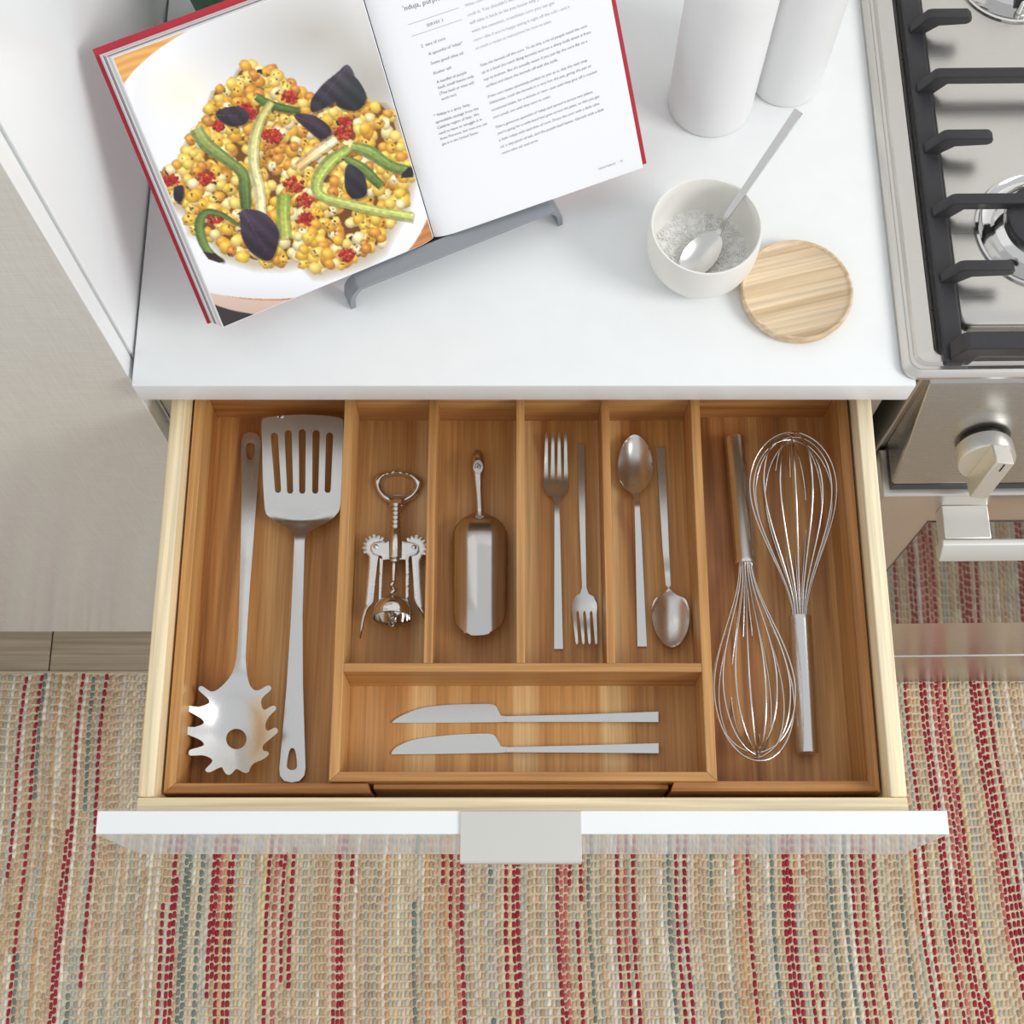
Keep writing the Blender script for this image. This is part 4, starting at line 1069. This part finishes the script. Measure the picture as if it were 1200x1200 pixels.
# ---- printed text
def text_mesh(lines, name, mat):
    g = Geo(); dg = None; tmp = []
    for (s, a, b, shear, rel) in lines:
        cu = bpy.data.curves.new('line', 'FONT'); cu.body = s; cu.size = 1.0; cu.shear = shear; cu.resolution_u = 2
        if rel: cu.space_character = rel
        o = bpy.data.objects.new('line', cu); col.objects.link(o); tmp.append((o, cu))
    bpy.context.view_layer.update(); dg = bpy.context.evaluated_depsgraph_get()
    for (o, cu), (s, a, b, shear, rel) in zip(tmp, lines):
        me = o.evaluated_get(dg).to_mesh()
        if len(me.vertices) == 0: continue
        xs = [v.co.x for v in me.vertices]; x0, x1 = min(xs), max(xs)
        pa = on_plane(a[0], a[1], O + RN * 0.0001, RN); pb = on_plane(b[0], b[1], O + RN * 0.0001, RN)
        d = (pb - pa); wlen = d.length; d.normalize()
        up_ = RN.cross(d).normalized(); k_ = wlen / (x1 - x0)
        g.add([pa + d * ((v.co.x - x0) * k_) + up_ * (v.co.y * k_ * 1.0) + RN * 0.00006 for v in me.vertices], [tuple(p.vertices) for p in me.polygons])
        o.evaluated_get(dg).to_mesh_clear()
    for o, cu in tmp:
        bpy.data.objects.remove(o); bpy.data.curves.remove(cu)
    return obj(name, g, mat, rb, dedupe=False, smooth=0)
T1 = [("'nduja, purple", (473, 13), (516, 0), 0, 0)]
T2 = [("SERVES 2", (500.5, 31.6), (519.8, 24.8), 0, 1.1), ("2  ears of corn", (494, 55.8), (522, 46.4), 0, 0), ("A spoonful of 'nduja*", (502.7, 65), (542.3, 51.4), 0, 0),
      ("Some good olive oil", (505.5, 76), (543, 63.4), 0, 0), ("Kosher salt", (508.8, 87.5), (529.4, 80), 0, 0), ("A handful of purple", (512, 98), (547, 86), 0, 0),
      ("basil, small leaves only", (513.7, 104.5), (555.5, 90.4), 0, 0), ("(Thai basil or mint will", (515.6, 111.4), (555.5, 98), 0, 0), ("work too)", (517.6, 117.9), (534.9, 111.6), 0, 0),
      ("* 'Nduja is a spicy, fatty,", (508.8, 137.5), (551.4, 123.4), 0, 0), ("spreadable sausage from the", (511, 145), (561, 128.2), 0, 0), ("Calabria region of Italy. We", (513, 151.5), (561.8, 134.8), 0, 0),
      ("used to have to smuggle it in", (514.8, 158), (565, 140.8), 0, 0), ("from Florence, but now you can", (516.5, 164.4), (571, 145.8), 0, 0), ("get it in the United States.", (518.4, 170.6), (561, 156), 0, 0)]
T3 = [("When corn is in season,", (545.3, 8.3), (590, -7.5), 0, 0), ("cook it. You shouldn't need to", (548, 19.5), (612, -3), 0, 0), ("will take it back to let you know why you", (550.6, 29), (637, -1.5), 0, 0), ("want the sweetest, crunchiest corn you can get", (553.3, 38.5), (650, 4.5), 0, 0),
      ("corn\u2014like if you're happy eating it right off the cob\u2014and it", (555.5, 49), (668, 9), 0, 0), ("so much a recipe as instructions for how to plate.", (557.7, 58.3), (647, 26), 0, 0)]
T4_ = [("Take the kernels off the corn. To do this, a lot of people stand the corn", (563.2, 78.4), (688.3, 31.5), .2, 0), ("up in a bowl (to catch flying kernels) and run a sharp knife down it from", (565, 86.6), (692.5, 38.8), .2, 0),
       ("top to bottom. But it's actually easier if you just lay the corn flat on a", (567.3, 94.9), (688.3, 49.5), .2, 0), ("surface and shave the kernels off with the knife.", (569.8, 102.6), (654, 71.2), .2, 0),
       ("If the corn tastes absolutely perfect to you as is, skip the next step.", (572, 115), (688.9, 71.5), .2, 0), ("Otherwise, cook the kernels in a very hot dry pan, giving the pan an", (574, 122.4), (693, 78.2), .2, 0),
       ("occasional shake, for a minute or two\u2014just until they give off a roasted", (576.4, 130.6), (699.9, 84.8), .2, 0), ("corn smell, not until they start to color.", (578.3, 139), (645.7, 114), .2, 0),
       ("Take a generous spoonful of 'nduja and spread it across two plates;", (581, 150.7), (695, 108.5), .2, 0), ("you're going for a wide band that goes across the plate, so that you get", (583, 158), (702.7, 113.8), .2, 0),
       ("a little 'nduja with each bite of corn. Dress the corn with a little olive", (585, 165.8), (702.7, 122.4), .2, 0), ("oil, a tiny pinch of salt, and the purple basil leaves. Garnish with a little", (586.6, 173.8), (708, 129.2), .2, 0),
       ("more olive oil, and serve.", (588.5, 181), (631, 165.4), .2, 0), ("VEGETABLES    95", (701.3, 199.5), (730, 189.2), 0, 1.2)]
text_mesh(T1 + T2 + T4_, 'printed_text', M['ink'])
text_mesh(T3, 'printed_text', M['ink_light'])
g = Geo()
for a, b in (((478.5, 29.4), (537.6, 9.5)), ((482.6, 43), (541.8, 23))):
    pa = on_plane(*a, O + RN * 0.0001, RN); pb = on_plane(*b, O + RN * 0.0001, RN); d = (pb - pa).normalized(); u_ = RN.cross(d)
    g.add([pa + RN * .00006, pb + RN * .00006, pb + u_ * 0.00035 + RN * .00006, pa + u_ * 0.00035 + RN * .00006], [(0, 1, 2, 3)])
obj('printed_rules', g, M['ink_light'], rb, smooth=0, dedupe=False)

# ---- stand
stand = thing('book_stand', W(530, 290, ZC), 'grey metal cookbook stand with a long curved ledge bar holding the open book', 'book stand')
zb = ZC + 0.026
pl_, pr_ = W(424, 328, zb), W(637, 243, zb)
du = (pr_ - pl_).normalized()
fwd = Vector((du.y, -du.x, 0)).normalized()       # away from the book, toward the viewer
pts = [pl_ - du * 0.0125 + Vector((0, 0, -0.0255)) , pl_ - du * 0.012 + Vector((0, 0, -0.018)), pl_ - du * 0.0105 + Vector((0, 0, -0.009)), pl_ - du * 0.006 + Vector((0, 0, -0.0028)), pl_ + du * 0.002,
       pl_.lerp(pr_, 0.3), pl_.lerp(pr_, 0.6), pr_ - du * 0.002, pr_ + du * 0.006 + Vector((0, 0, -0.0028)), pr_ + du * 0.0105 + Vector((0, 0, -0.009)), pr_ + du * 0.012 + Vector((0, 0, -0.018)), pr_ + du * 0.0125 + Vector((0, 0, -0.0255))]
P = smooth_pts([tuple(p) for p in pts], 5, False)
P = [Vector(p) for p in P]
nor = []
for i in range(len(P)):
    tg = (P[min(i + 1, len(P) - 1)] - P[max(i - 1, 0)]).normalized(); nor.append(fwd.cross(tg).normalized() * -1)
wd = [0.0138] * len(P)
obj('ledge_bar', Geo().strip(P, fwd, wd, nor, 0.0042), M['stand'], stand, bevel=0.0010, seg=2)
# shelf under the book and back support
sh0 = O - EV * 0.0075
obj('shelf', Geo().prism([sh0 + EU * -0.066 + EN * 0.006, sh0 + EU * 0.084 + EN * 0.006, sh0 + EU * 0.084 - EN * 0.034, sh0 + EU * -0.066 - EN * 0.034], -EV * 0.002), M['stand'], stand, bevel=0.0005)
bk = O - EN * 0.031
obj('back_plate', Geo().prism([bk + EU * -0.064 - EV * 0.0075, bk + EU * 0.082 - EV * 0.0075, bk + EU * 0.07 + EV * 0.15, bk - EU * 0.052 + EV * 0.15], -EN * 0.0025), M['stand'], stand, bevel=0.0005)
bt = bk + EU * 0.009 + EV * 0.13 - EN * 0.003
ft = Vector((bt.x + math.sin(psi) * -0.05, bt.y + math.cos(psi) * 0.05, ZC + 0.0012))
obj('rear_leg', Geo().strip([bt, bt.lerp(ft, 0.5), ft], EU, 0.03, (ft - bt).cross(EU), 0.0025), M['stand'], stand, bevel=0.0004)

# ================================================================== things on the counter
def rbottle(px, py, R, H, lab):
    c = W(px, py, ZC)
    t = thing('ceramic_bottle', c, lab, 'bottle', 'white bottles by the range')
    pr = [(0, 0.0), (R * 0.93, 0.0), (R * 0.985, 0.0012), (R, 0.004), (R * 1.005, H * 0.4), (R * 1.0, H * 0.68), (R * 0.93, H * 0.78), (R * 0.7, H * 0.86), (R * 0.42, H * 0.9), (R * 0.36, H * 0.94), (R * 0.36, H), (R * 0.26, H), (R * 0.26, H * 0.93), (0, H * 0.92)]
    obj('body', Geo().lathe(pr, c, n=72), M['bottle'], t, smooth=50)
    obj('stopper', Geo().lathe([(0, H * 0.925), (R * 0.22, H * 0.925), (R * 0.25, H), (R * 0.34, H + 0.001), (R * 0.34, H + 0.012), (R * 0.25, H + 0.016), (0, H + 0.016)], c, n=32), M['oak'], t, smooth=40)
rbottle(831.5, 121, 0.0350, 0.225, 'wider white matte ceramic bottle beside the cookbook')
rbottle(920, 92, 0.0300, 0.225, 'slimmer white matte ceramic bottle closer to the gas range')

# salt bowl
rc = W(828.5, 264, ZC + 0.060); bc = Vector((rc.x, rc.y, ZC))
RB = 66 / F * (rc - CAM).dot(FW)
outp = [(0, 0.0015), (RB * 0.50, 0.0012), (RB * 0.52, 0.0), (RB * 0.56, 0.0), (RB * 0.66, 0.0015), (RB * 0.82, 0.008), (RB * 0.95, 0.019), (RB * 1.01, 0.031), (RB * 1.015, 0.042), (RB * 1.0, 0.0585), (RB * 0.985, 0.0600), (RB * 0.955, 0.0600), (RB * 0.935, 0.0585),
        (RB * 0.94, 0.042), (RB * 0.93, 0.031), (RB * 0.87, 0.020), (RB * 0.72, 0.0095), (RB * 0.5, 0.006), (0, 0.0055)]
tag(obj('salt_bowl', Geo().lathe(outp, bc, n=72), M['cream'], origin=bc, smooth=50), 'small round cream ceramic bowl holding salt and a teaspoon', 'bowl')
# salt: bed plus grains
g = Geo(); zs = ZC + 0.0205; rs_ = RB * 0.875
n = 64; vs = [(bc.x, bc.y, zs - 0.002)]; fs = []
rings_ = [0.2, 0.4, 0.6, 0.8, 1.0]
for ri, q in enumerate(rings_):
    for i in range(n):
        a = 2 * math.pi * i / n
        vs.append((bc.x + rs_ * q * math.cos(a), bc.y + rs_ * q * math.sin(a), zs - 0.003 * (1 - q) + 0.0012 * (rng.rand() - 0.5)))
for i in range(n): fs.append((0, 1 + i, 1 + (i + 1) % n))
for ri in range(len(rings_) - 1):
    for i in range(n): fs.append((1 + ri * n + i, 1 + (ri + 1) * n + i, 1 + (ri + 1) * n + (i + 1) % n, 1 + ri * n + (i + 1) % n))
g.add(vs, fs)
for k in range(2600):
    r_ = rs_ * 0.965 * math.sqrt(rng.rand()); a = rng.rand() * 6.283; s = 0.0004 + 0.0009 * rng.rand() ** 2
    cpt = Vector((bc.x + r_ * math.cos(a), bc.y + r_ * math.sin(a), zs - 0.003 * (1 - r_ / rs_) + s * 0.3 + 0.0004 * rng.rand()))
    Rm = Matrix.Rotation(rng.rand() * 6.28, 3, Vector((rng.rand() - .5, rng.rand() - .5, rng.rand() - .5)).normalized())
    q = [cpt + Rm @ Vector(v) * s for v in ((1, 0, 0), (0, 1, 0), (-1, 0, 0), (0, -1, 0), (0, 0, .8), (0, 0, -.8))]
    g.add(q, [(0, 1, 4), (1, 2, 4), (2, 3, 4), (3, 0, 4), (1, 0, 5), (2, 1, 5), (3, 2, 5), (0, 3, 5)])
so = obj('coarse_salt', g, M['salt'], origin=(bc.x, bc.y, zs), smooth=0, kind='stuff', dedupe=False)
tag(so, 'coarse white salt crystals inside the cream bowl', 'salt')
# teaspoon leaning on the rim
pa = W(822, 297, ZC + 0.0275); pr2 = W(871.5, 224.5, ZC + 0.0620)
sd = (pr2 - pa).normalized()
# extend so that the end lands at its seen place
best = None
for k in range(400):
    L_ = 0.05 + k * 0.0004; q = proj(pa + sd * L_); e_ = abs(q[1] - 130)
    if best is None or e_ < best[0]: best = (e_, L_)
SL = best[1]
side = sd.cross(Vector((0, 0, 1))).normalized(); upn = side.cross(sd).normalized()
ts = thing('teaspoon', Vector((pa.x, pa.y, ZC + 0.022)), 'satin steel teaspoon resting in the salt bowl with its handle over the rim', 'spoon')
g = Geo()
# bowl of the spoon: grid in local frame
NS, NT = 22, 14; top = []
bl = 0.042; bw = 0.0135
flat = Vector((sd.x, sd.y, 0.20)).normalized(); upf = side.cross(flat).normalized()
neckp = pa + flat * 0.022
for i in range(NS + 1):
    s = i / NS; yl = (s - 0.5) * bl; hw = bw * math.sqrt(max(0.0, 1 - (2 * s - 1) ** 2)) * (1.05 - 0.18 * s)
    for j in range(NT + 1):
        q = (j / NT) * 2 - 1; x_ = q * hw
        r2 = (2 * s - 1) ** 2 * 0.9 + (x_ / bw) ** 2
        top.append(pa + flat * yl + side * x_ + upf * (-0.006 * (1 - min(1, r2))))
nn = len(top); fs = []
for i in range(NS):
    for j in range(NT):
        a = i * (NT + 1) + j; fs.append((a, a + 1, a + NT + 2, a + NT + 1))
bot = [p - upf * 0.0012 for p in top]
bfs = [tuple(q + nn for q in f_[::-1]) for f_ in fs]
bd = []
for i in range(NS):
    a = i * (NT + 1); b = a + NT + 1; bd.append((a, b, b + nn, a + nn)); a += NT; b += NT; bd.append((b, a, a + nn, b + nn))
g.add(top + bot, fs + bfs + bd)
obj('spoon_bowl', g, M['satin'], ts, smooth=60)
hend = pa + sd * SL
n1 = pa + flat * 0.0195
P = smooth_pts([tuple(n1), tuple(n1 + flat * 0.005 + upf * 0.0012), tuple(pa + sd * 0.034), tuple(pa + sd * 0.046), tuple(pa + sd * (0.046 + (SL - 0.046) * 0.5)), tuple(hend)], 5, False)
wds = list(np.interp(np.linspace(0, 1, len(P)), [0, .2, .4, .6, .8, 1], [0.0046, 0.0038, 0.0040, 0.0048, 0.0062, 0.0072]))
ths = list(np.interp(np.linspace(0, 1, len(P)), [0, .25, 1], [0.0016, 0.0034, 0.0038]))
obj('handle', Geo().strip([Vector(p) for p in P], side, wds, upn, ths), M['satin'], ts, bevel=0.0005, seg=2)

# wooden lid
lc = W(934.5, 338, ZC + 0.0105); lc.z = ZC
RL = 66 / F * (W(934.5, 338, ZC + 0.0105) - CAM).dot(FW)
pr = [(0, 0), (RL * 0.93, 0), (RL * 0.985, 0.0015), (RL, 0.004), (RL, 0.0085), (RL * 0.985, 0.0102), (RL * 0.965, 0.0106), (RL * 0.945, 0.0102), (RL * 0.930, 0.0088), (RL * 0.915, 0.0082), (0, 0.0082)]
lid = obj('wooden_lid', Geo().lathe(pr, lc, n=80), M['oak'], origin=lc, smooth=50)
lid.rotation_euler = (0, 0, math.radians(14))
tag(lid, 'round pale wooden lid with raised rim lying beside the salt bowl', 'lid')

# green pot half hidden behind the book
gc = Vector((-0.226, 0.345, ZC))
pr = [(0, 0), (0.034, 0), (0.037, 0.002), (0.040, 0.02), (0.050, 0.10), (0.0525, 0.104), (0.0525, 0.125), (0.0495, 0.125), (0.047, 0.11), (0.037, 0.02), (0, 0.012)]
tag(obj('green_pot', Geo().lathe(pr, gc, n=56), M['green'], origin=gc, smooth=40), 'dark green tapered pot mostly hidden behind the open cookbook', 'pot')

# ================================================================== gas range
RX0 = 0.3035; RWID = 0.762
rg = thing('gas_range', (RX0, 0.0, 0.0), 'stainless steel gas range with cast iron grates beside the counter', 'range', rotz=0.010)
def RX(x): return RX0 + x
XB0, XB1 = RX0 + 0.0190, RX0 + RWID - 0.0190
obj('body', B_(XB0, XB1, 0.012, 0.62, 0.06, 0.905), M['range_side'], rg, bevel=0.002)
# cooktop rim (ring), resting just over the counter edge
ZCT = ZC + 0.0012
cxo = (RX0, RX0 + RWID); cyo = (0.0045, 0.64); cxi = (RX0 + 0.0245, RX0 + RWID - 0.0245); cyi = (0.0215, 0.61)
def rrect(x0, x1, y0, y1, r, n=6):
    p = []
    for (cx_, cy_, a0) in ((x1 - r, y1 - r, 0), (x0 + r, y1 - r, 90), (x0 + r, y0 + r, 180), (x1 - r, y0 + r, 270)):
        p += [(cx_ + r * math.cos(math.radians(a0 + 90 * k / n)), cy_ + r * math.sin(math.radians(a0 + 90 * k / n))) for k in range(n + 1)]
    return p
loops = []
for (off, z, r) in ((0.0, ZCT, 0.012), (0.0, ZCT + 0.0035, 0.012), (0.0025, ZCT + 0.0062, 0.011), (0.0050, ZCT + 0.0072, 0.010), (0.0066, ZCT + 0.0050, 0.010), (0.0090, ZCT + 0.0050, 0.0095), (0.0115, ZCT + 0.0078, 0.009)):
    loops.append([(x, y, z) for x, y in rrect(cxo[0] + off, cxo[1] - off, cyo[0] + off, cyo[1] - off, r)])
for (off, z, r) in ((0.0, ZCT + 0.0078, 0.006), (0.0015, ZCT + 0.0066, 0.006), (0.0025, ZCT - 0.003, 0.006)):
    loops.append([(x, y, z) for x, y in rrect(cxi[0] + off, cxi[1] - off, cyi[0] + off, cyi[1] - off, r)])
nl = len(loops[0]); vs = [p for l in loops for p in l]; fs = []
for i in range(len(loops) - 1):
    for j in range(nl): fs.append((i * nl + j, i * nl + (j + 1) % nl, (i + 1) * nl + (j + 1) % nl, (i + 1) * nl + j))
ct = obj('cooktop', Geo().add(vs, fs), M['range_steel'], rg, smooth=30, label='brushed steel cooktop rim')
# recessed black well and raised plate
obj('well', B_(cxi[0] - 0.001, cxi[1] + 0.001, cyi[0] - 0.001, cyi[1] + 0.001, ZCT - 0.006, ZCT - 0.0025), M['range_steel'], ct)
def raised(x0, x1, y0, y1, z0, z1):
    L2 = []
    for off, z in ((0, z0), (0.0008, lerp(z0, z1, .5)), (0.0022, lerp(z0, z1, .85)), (0.0045, z1), (0.02, z1)):
        L2.append([(x, y, z) for x, y in rrect(x0 + off, x1 - off, y0 + off, y1 - off, 0.012)])
    n_ = len(L2[0]); v_ = [p for l in L2 for p in l]; f_ = []
    for i in range(len(L2) - 1):
        for j in range(n_): f_.append((i * n_ + j, i * n_ + (j + 1) % n_, (i + 1) * n_ + (j + 1) % n_, (i + 1) * n_ + j))
    f_.append(tuple((len(L2) - 1) * n_ + j for j in range(n_)))
    return Geo().add(v_, f_)
ZPL = ZCT + 0.0055
obj('burner_plate', raised(RX0 + 0.047, RX0 + RWID - 0.047, 0.046, 0.59, ZCT - 0.003, ZPL), M['range_steel'], ct, smooth=40)
# burners
bf = W(1222, 272, ZPL); bb = W(1186, -26, ZPL)
bpos = [(bf.x, bf.y, 1.0), (bb.x + 0.004, bb.y, 0.92), (RX0 + RWID - (bf.x - RX0), bf.y, 0.9), (RX0 + RWID - (bf.x - RX0), bb.y, 1.0)]
for (x, y, s) in bpos:
    c = Vector((x, y, ZPL))
    b = obj('burner', Geo().lathe([(0.054 * s, 0.0002), (0.053 * s, 0.0022), (0.051 * s, 0.0026), (0.0485 * s, 0.0010), (0.044 * s, 0.0004), (0.0405 * s, 0.0006), (0.040 * s, 0.008), (0.037 * s, 0.0105), (0.034 * s, 0.0120), (0.0325 * s, 0.016), (0, 0.016)], c, n=64), M['chrome'], rg, smooth=40, label='polished burner ring')
    obj('burner_cap', Geo().lathe([(0, 0.0155), (0.0325 * s, 0.0155), (0.0335 * s, 0.018), (0.0325 * s, 0.0215), (0.030 * s, 0.0225), (0, 0.0230)], c, n=64), M['iron'], b, smooth=40, label='black burner cap')
    g = B_(x - 0.006, x + 0.006, y - 0.0415 * s, y - 0.034 * s, ZPL + 0.006, ZPL + 0.0145); 
    obj('igniter_notch', g, M['black'], b, bevel=0.0005)
    obj('igniter', Geo().lathe([(0, 0), (0.0018, 0), (0.0018, 0.012), (0.001, 0.0135), (0, 0.0136)], (x, y - 0.042 * s, ZPL + 0.0015), n=14), M['cream'], b, smooth=40)
# control panel
PT = (0.0065, 0.905); PB = (-0.0300, 0.776)
xp0, xp1 = RX0 + 0.0245, RX0 + RWID - 0.0245
prof = [(PT[0], PT[1]), (PT[0] + 0.004, PT[1] + 0.003), (0.013, 0.909), (0.0115, 0.770), (PB[0] + 0.004, 0.770), (PB[0], PB[1])]
cp = obj('control_panel', Geo().prism([(xp0, y, z) for y, z in prof], (xp1 - xp0, 0, 0)), M['panel_steel'], rg, bevel=0.0022, seg=3, label='sloping brushed steel control panel')
pn = Vector((0, -(PT[1] - PB[1]), (PT[0] - PB[0]))).normalized()   # outward normal of the sloping face
pup = Vector((0, PT[0] - PB[0], PT[1] - PB[1])).normalized()
# knobs
kx0 = 0.376
def knob_at(x):
    c0 = Vector((x, lerp(PB[0], PT[0], 0.42), lerp(PB[1], PT[1], 0.42)))
    R = 0.0235
    k = obj('knob', Geo().lathe([(R * 0.55, 0.0), (R * 0.58, 0.004), (R * 0.97, 0.005), (R, 0.0065), (R, 0.019), (R * 0.97, 0.0205), (0, 0.0205)], c0, pn, 56), M['nickel'], rg, smooth=35, label='satin control knob')
    an = math.radians(-11); gd = (pup * math.cos(an) + Vector((1, 0, 0)) * math.sin(an) * -1).normalized(); gs = gd.cross(pn).normalized()
    cc = c0 + pn * 0.0203
    w2, l2, hh = 0.0076, R * 1.04, 0.019
    ring = [cc + gd * l2 + gs * w2, cc + gd * l2 - gs * w2, cc - gd * l2 - gs * w2, cc - gd * l2 + gs * w2]
    if (ring[1] - ring[0]).cross(ring[2] - ring[0]).dot(pn) > 0: ring = ring[::-1]
    obj('grip', Geo().prism(ring, pn * hh), M['nickel'], k, bevel=0.0009)
    tp = cc + pn * (hh + 0.0001)
    obj('indicator_line', Geo().prism([tp + gd * l2 * 0.55 + gs * 0.0006, tp + gd * l2 * 0.55 - gs * 0.0006, tp + gd * l2 * 0.93 - gs * 0.0006, tp + gd * l2 * 0.93 + gs * 0.0006], pn * 0.0002), M['black'], k)
    obj('reflection_ring', Geo().lathe([(R * 0.8, 0), (R * 0.8, 0.001), (R * 0.78, 0.0015), (R * 0.6, 0.0012), (R * 0.6, 0)], c0, pn, 48), M['black'], k, smooth=40)  # added black ring, stands for a dark reflection on the panel
for i in range(5): knob_at(0.3895 + i * 0.138)
# oven door with window and handle
YD = -0.0345
od = obj('oven_door', Geo().box(RX0 + 0.0195, RX0 + RWID - 0.0195, YD, 0.010, 0.168, 0.758), M['range_steel'], rg, bevel=0.003, seg=3, label='brushed steel oven door')
obj('window', B_(0.380, RX0 + RWID - 0.0765, YD - 0.0012, YD + 0.003, 0.330, 0.690), M['glass'], od, bevel=0.0006, label='black glass oven window')
hx0, hx1 = 0.378, RX0 + RWID - 0.0745
h = Geo()
obj('handle_bracket', B_(hx0 + 0.003, hx0 + 0.044, -0.066, YD, 0.712, 0.733), M['white'] if False else M['nickel'], od, bevel=0.001)
obj('handle_bracket', B_(hx1 - 0.044, hx1 - 0.003, -0.066, YD, 0.712, 0.733), M['nickel'], od, bevel=0.001)
prof = [(-0.066, 0.733), (-0.066, 0.712), (-0.079, 0.712), (-0.082, 0.717), (-0.072, 0.733)]
obj('handle_bar', Geo().prism([(hx0, y, z) for y, z in prof], (hx1 - hx0, 0, 0)), M['nickel'], od, bevel=0.0012)
obj('storage_drawer', B_(RX0 + 0.0195, RX0 + RWID - 0.0195, YD + 0.001, 0.010, 0.012, 0.158), M['range_steel'], rg, bevel=0.003, seg=3)
obj('gap_shade', B_(RX0 + 0.021, RX0 + RWID - 0.021, -0.020, 0.010, 0.155, 0.172), M['black'], rg)  # black box filling the open gap, stands for the dark inside it
obj('gap_shade', B_(RX0 + 0.026, RX0 + RWID - 0.026, -0.0285, 0.010, 0.756, 0.771), M['black'], rg)  # black filler under the panel: shade of the door gap as a solid
for x in (XB0 + 0.04, XB1 - 0.04):
    for y in (0.10, 0.55):
        obj('foot', Geo().lathe([(0, 0), (0.018, 0), (0.018, 0.008), (0.008, 0.012), (0.008, 0.062), (0, 0.062)], (x, y, 0.0), n=20), M['black'], rg, smooth=40)

# cast iron grates lift off the cooktop
def grate(x0, x1, label):
    zb0, zb1, zt0, zt1 = ZCT - 0.002, ZCT + 0.013, ZCT + 0.024, ZCT + 0.034
    t = thing('burner_grate', ((x0 + x1) / 2, 0.3, ZCT - 0.0024), label, 'grate', 'cast iron grates on the range', rotz=0.010)
    BW = 0.0165
    yb = [W(1150, q, zt1).y for q in (13.5, 83.5, 155.5, 231, 309)]
    yfr = W(1150, 397, zt1).y
    ytop = 0.575
    obj('side_bar', B_(x0, x0 + BW, yfr - 0.008, ytop, zb0 + 0.002, zb1), M['iron'], t, bevel=0.002, seg=2)
    obj('side_bar', B_(x1 - BW, x1, yfr - 0.008, ytop, zb0 + 0.002, zb1), M['iron'], t, bevel=0.002, seg=2)
    def arm(y, length, s, w=0.0092, nm='finger'):
        xs = x0 + 0.004 if s > 0 else x1 - 0.004
        p = [(0.0, zb1 - 0.004), (0.0, zb1 + 0.002), (0.0105, zt1 - 0.0012), (0.014, zt1), (length - 0.004, zt1), (length, zt1 - 0.004), (length, zt0 + 0.003), (length - 0.003, zt0), (0.022, zt0 - 0.002), (0.0125, zb1 - 0.001), (0.0125, zb1 - 0.004)]
        g = Geo().prism([(xs + s * q[0], y - w / 2, q[1]) for q in p], (0, w, 0))
        obj(nm, g, M['iron'], t, bevel=0.0013, seg=2)
    wide = x1 - x0 - 0.008
    L1 = [W(1141, 14, zt1).x, None, W(1164, 155, zt1).x, None, W(1188, 309, zt1).x]
    for y, l in zip(yb, L1):
        if l is None:
            obj_len = wide
            xs = x0 + 0.004
            p = [(0.0, zb1 - 0.004), (0.0, zb1 + 0.002), (0.0105, zt1 - 0.0012), (0.014, zt1), (wide - 0.014, zt1), (wide - 0.0105, zt1 - 0.0012), (wide, zb1 + 0.002), (wide, zb1 - 0.004), (wide - 0.0125, zb1 - 0.004), (wide - 0.022, zt0), (0.022, zt0), (0.0125, zb1 - 0.004)]
            obj('cross_bar', Geo().prism([(xs + q[0], y - 0.0048, q[1]) for q in p], (0, 0.0096, 0)), M['iron'], t, bevel=0.0013, seg=2)
        else:
            ln = l - (GX0 + 0.004)
            arm(y, ln, 1); arm(y, ln, -1)
    for y in (yfr, 0.567):
        xs = x0 + 0.004
        p = [(0.0, zb0 + 0.002), (0.0, zb1 + 0.004), (0.006, zt1 - 0.0015), (0.010, zt1), (wide - 0.010, zt1), (wide - 0.006, zt1 - 0.0015), (wide, zb1 + 0.004), (wide, zb0 + 0.002), (wide - 0.016, zb0 + 0.002), (wide - 0.02, zt0 - 0.004), (0.02, zt0 - 0.004), (0.016, zb0 + 0.002)]
        obj('end_bar', Geo().prism([(xs + q[0], y - 0.0075, q[1]) for q in p], (0, 0.015, 0)), M['iron'], t, bevel=0.0015, seg=2)
    for fx_ in (x0 + 0.008, x1 - 0.008):
        for fy_ in (yfr, 0.567):
            obj('rubber_foot', Geo().lathe([(0, 0), (0.005, 0), (0.005, 0.005), (0, 0.005)], (fx_, fy_, ZCT - 0.0024), n=16), M['black'], t, smooth=40)
GX0 = RX0 + 0.0275
grate(GX0, GX0 + 0.232, 'black cast iron grate over the range burners nearest the countertop')
grate(RX0 + RWID - 0.0275 - 0.232, RX0 + RWID - 0.0275, 'black cast iron grate over the range burners farthest from the countertop')
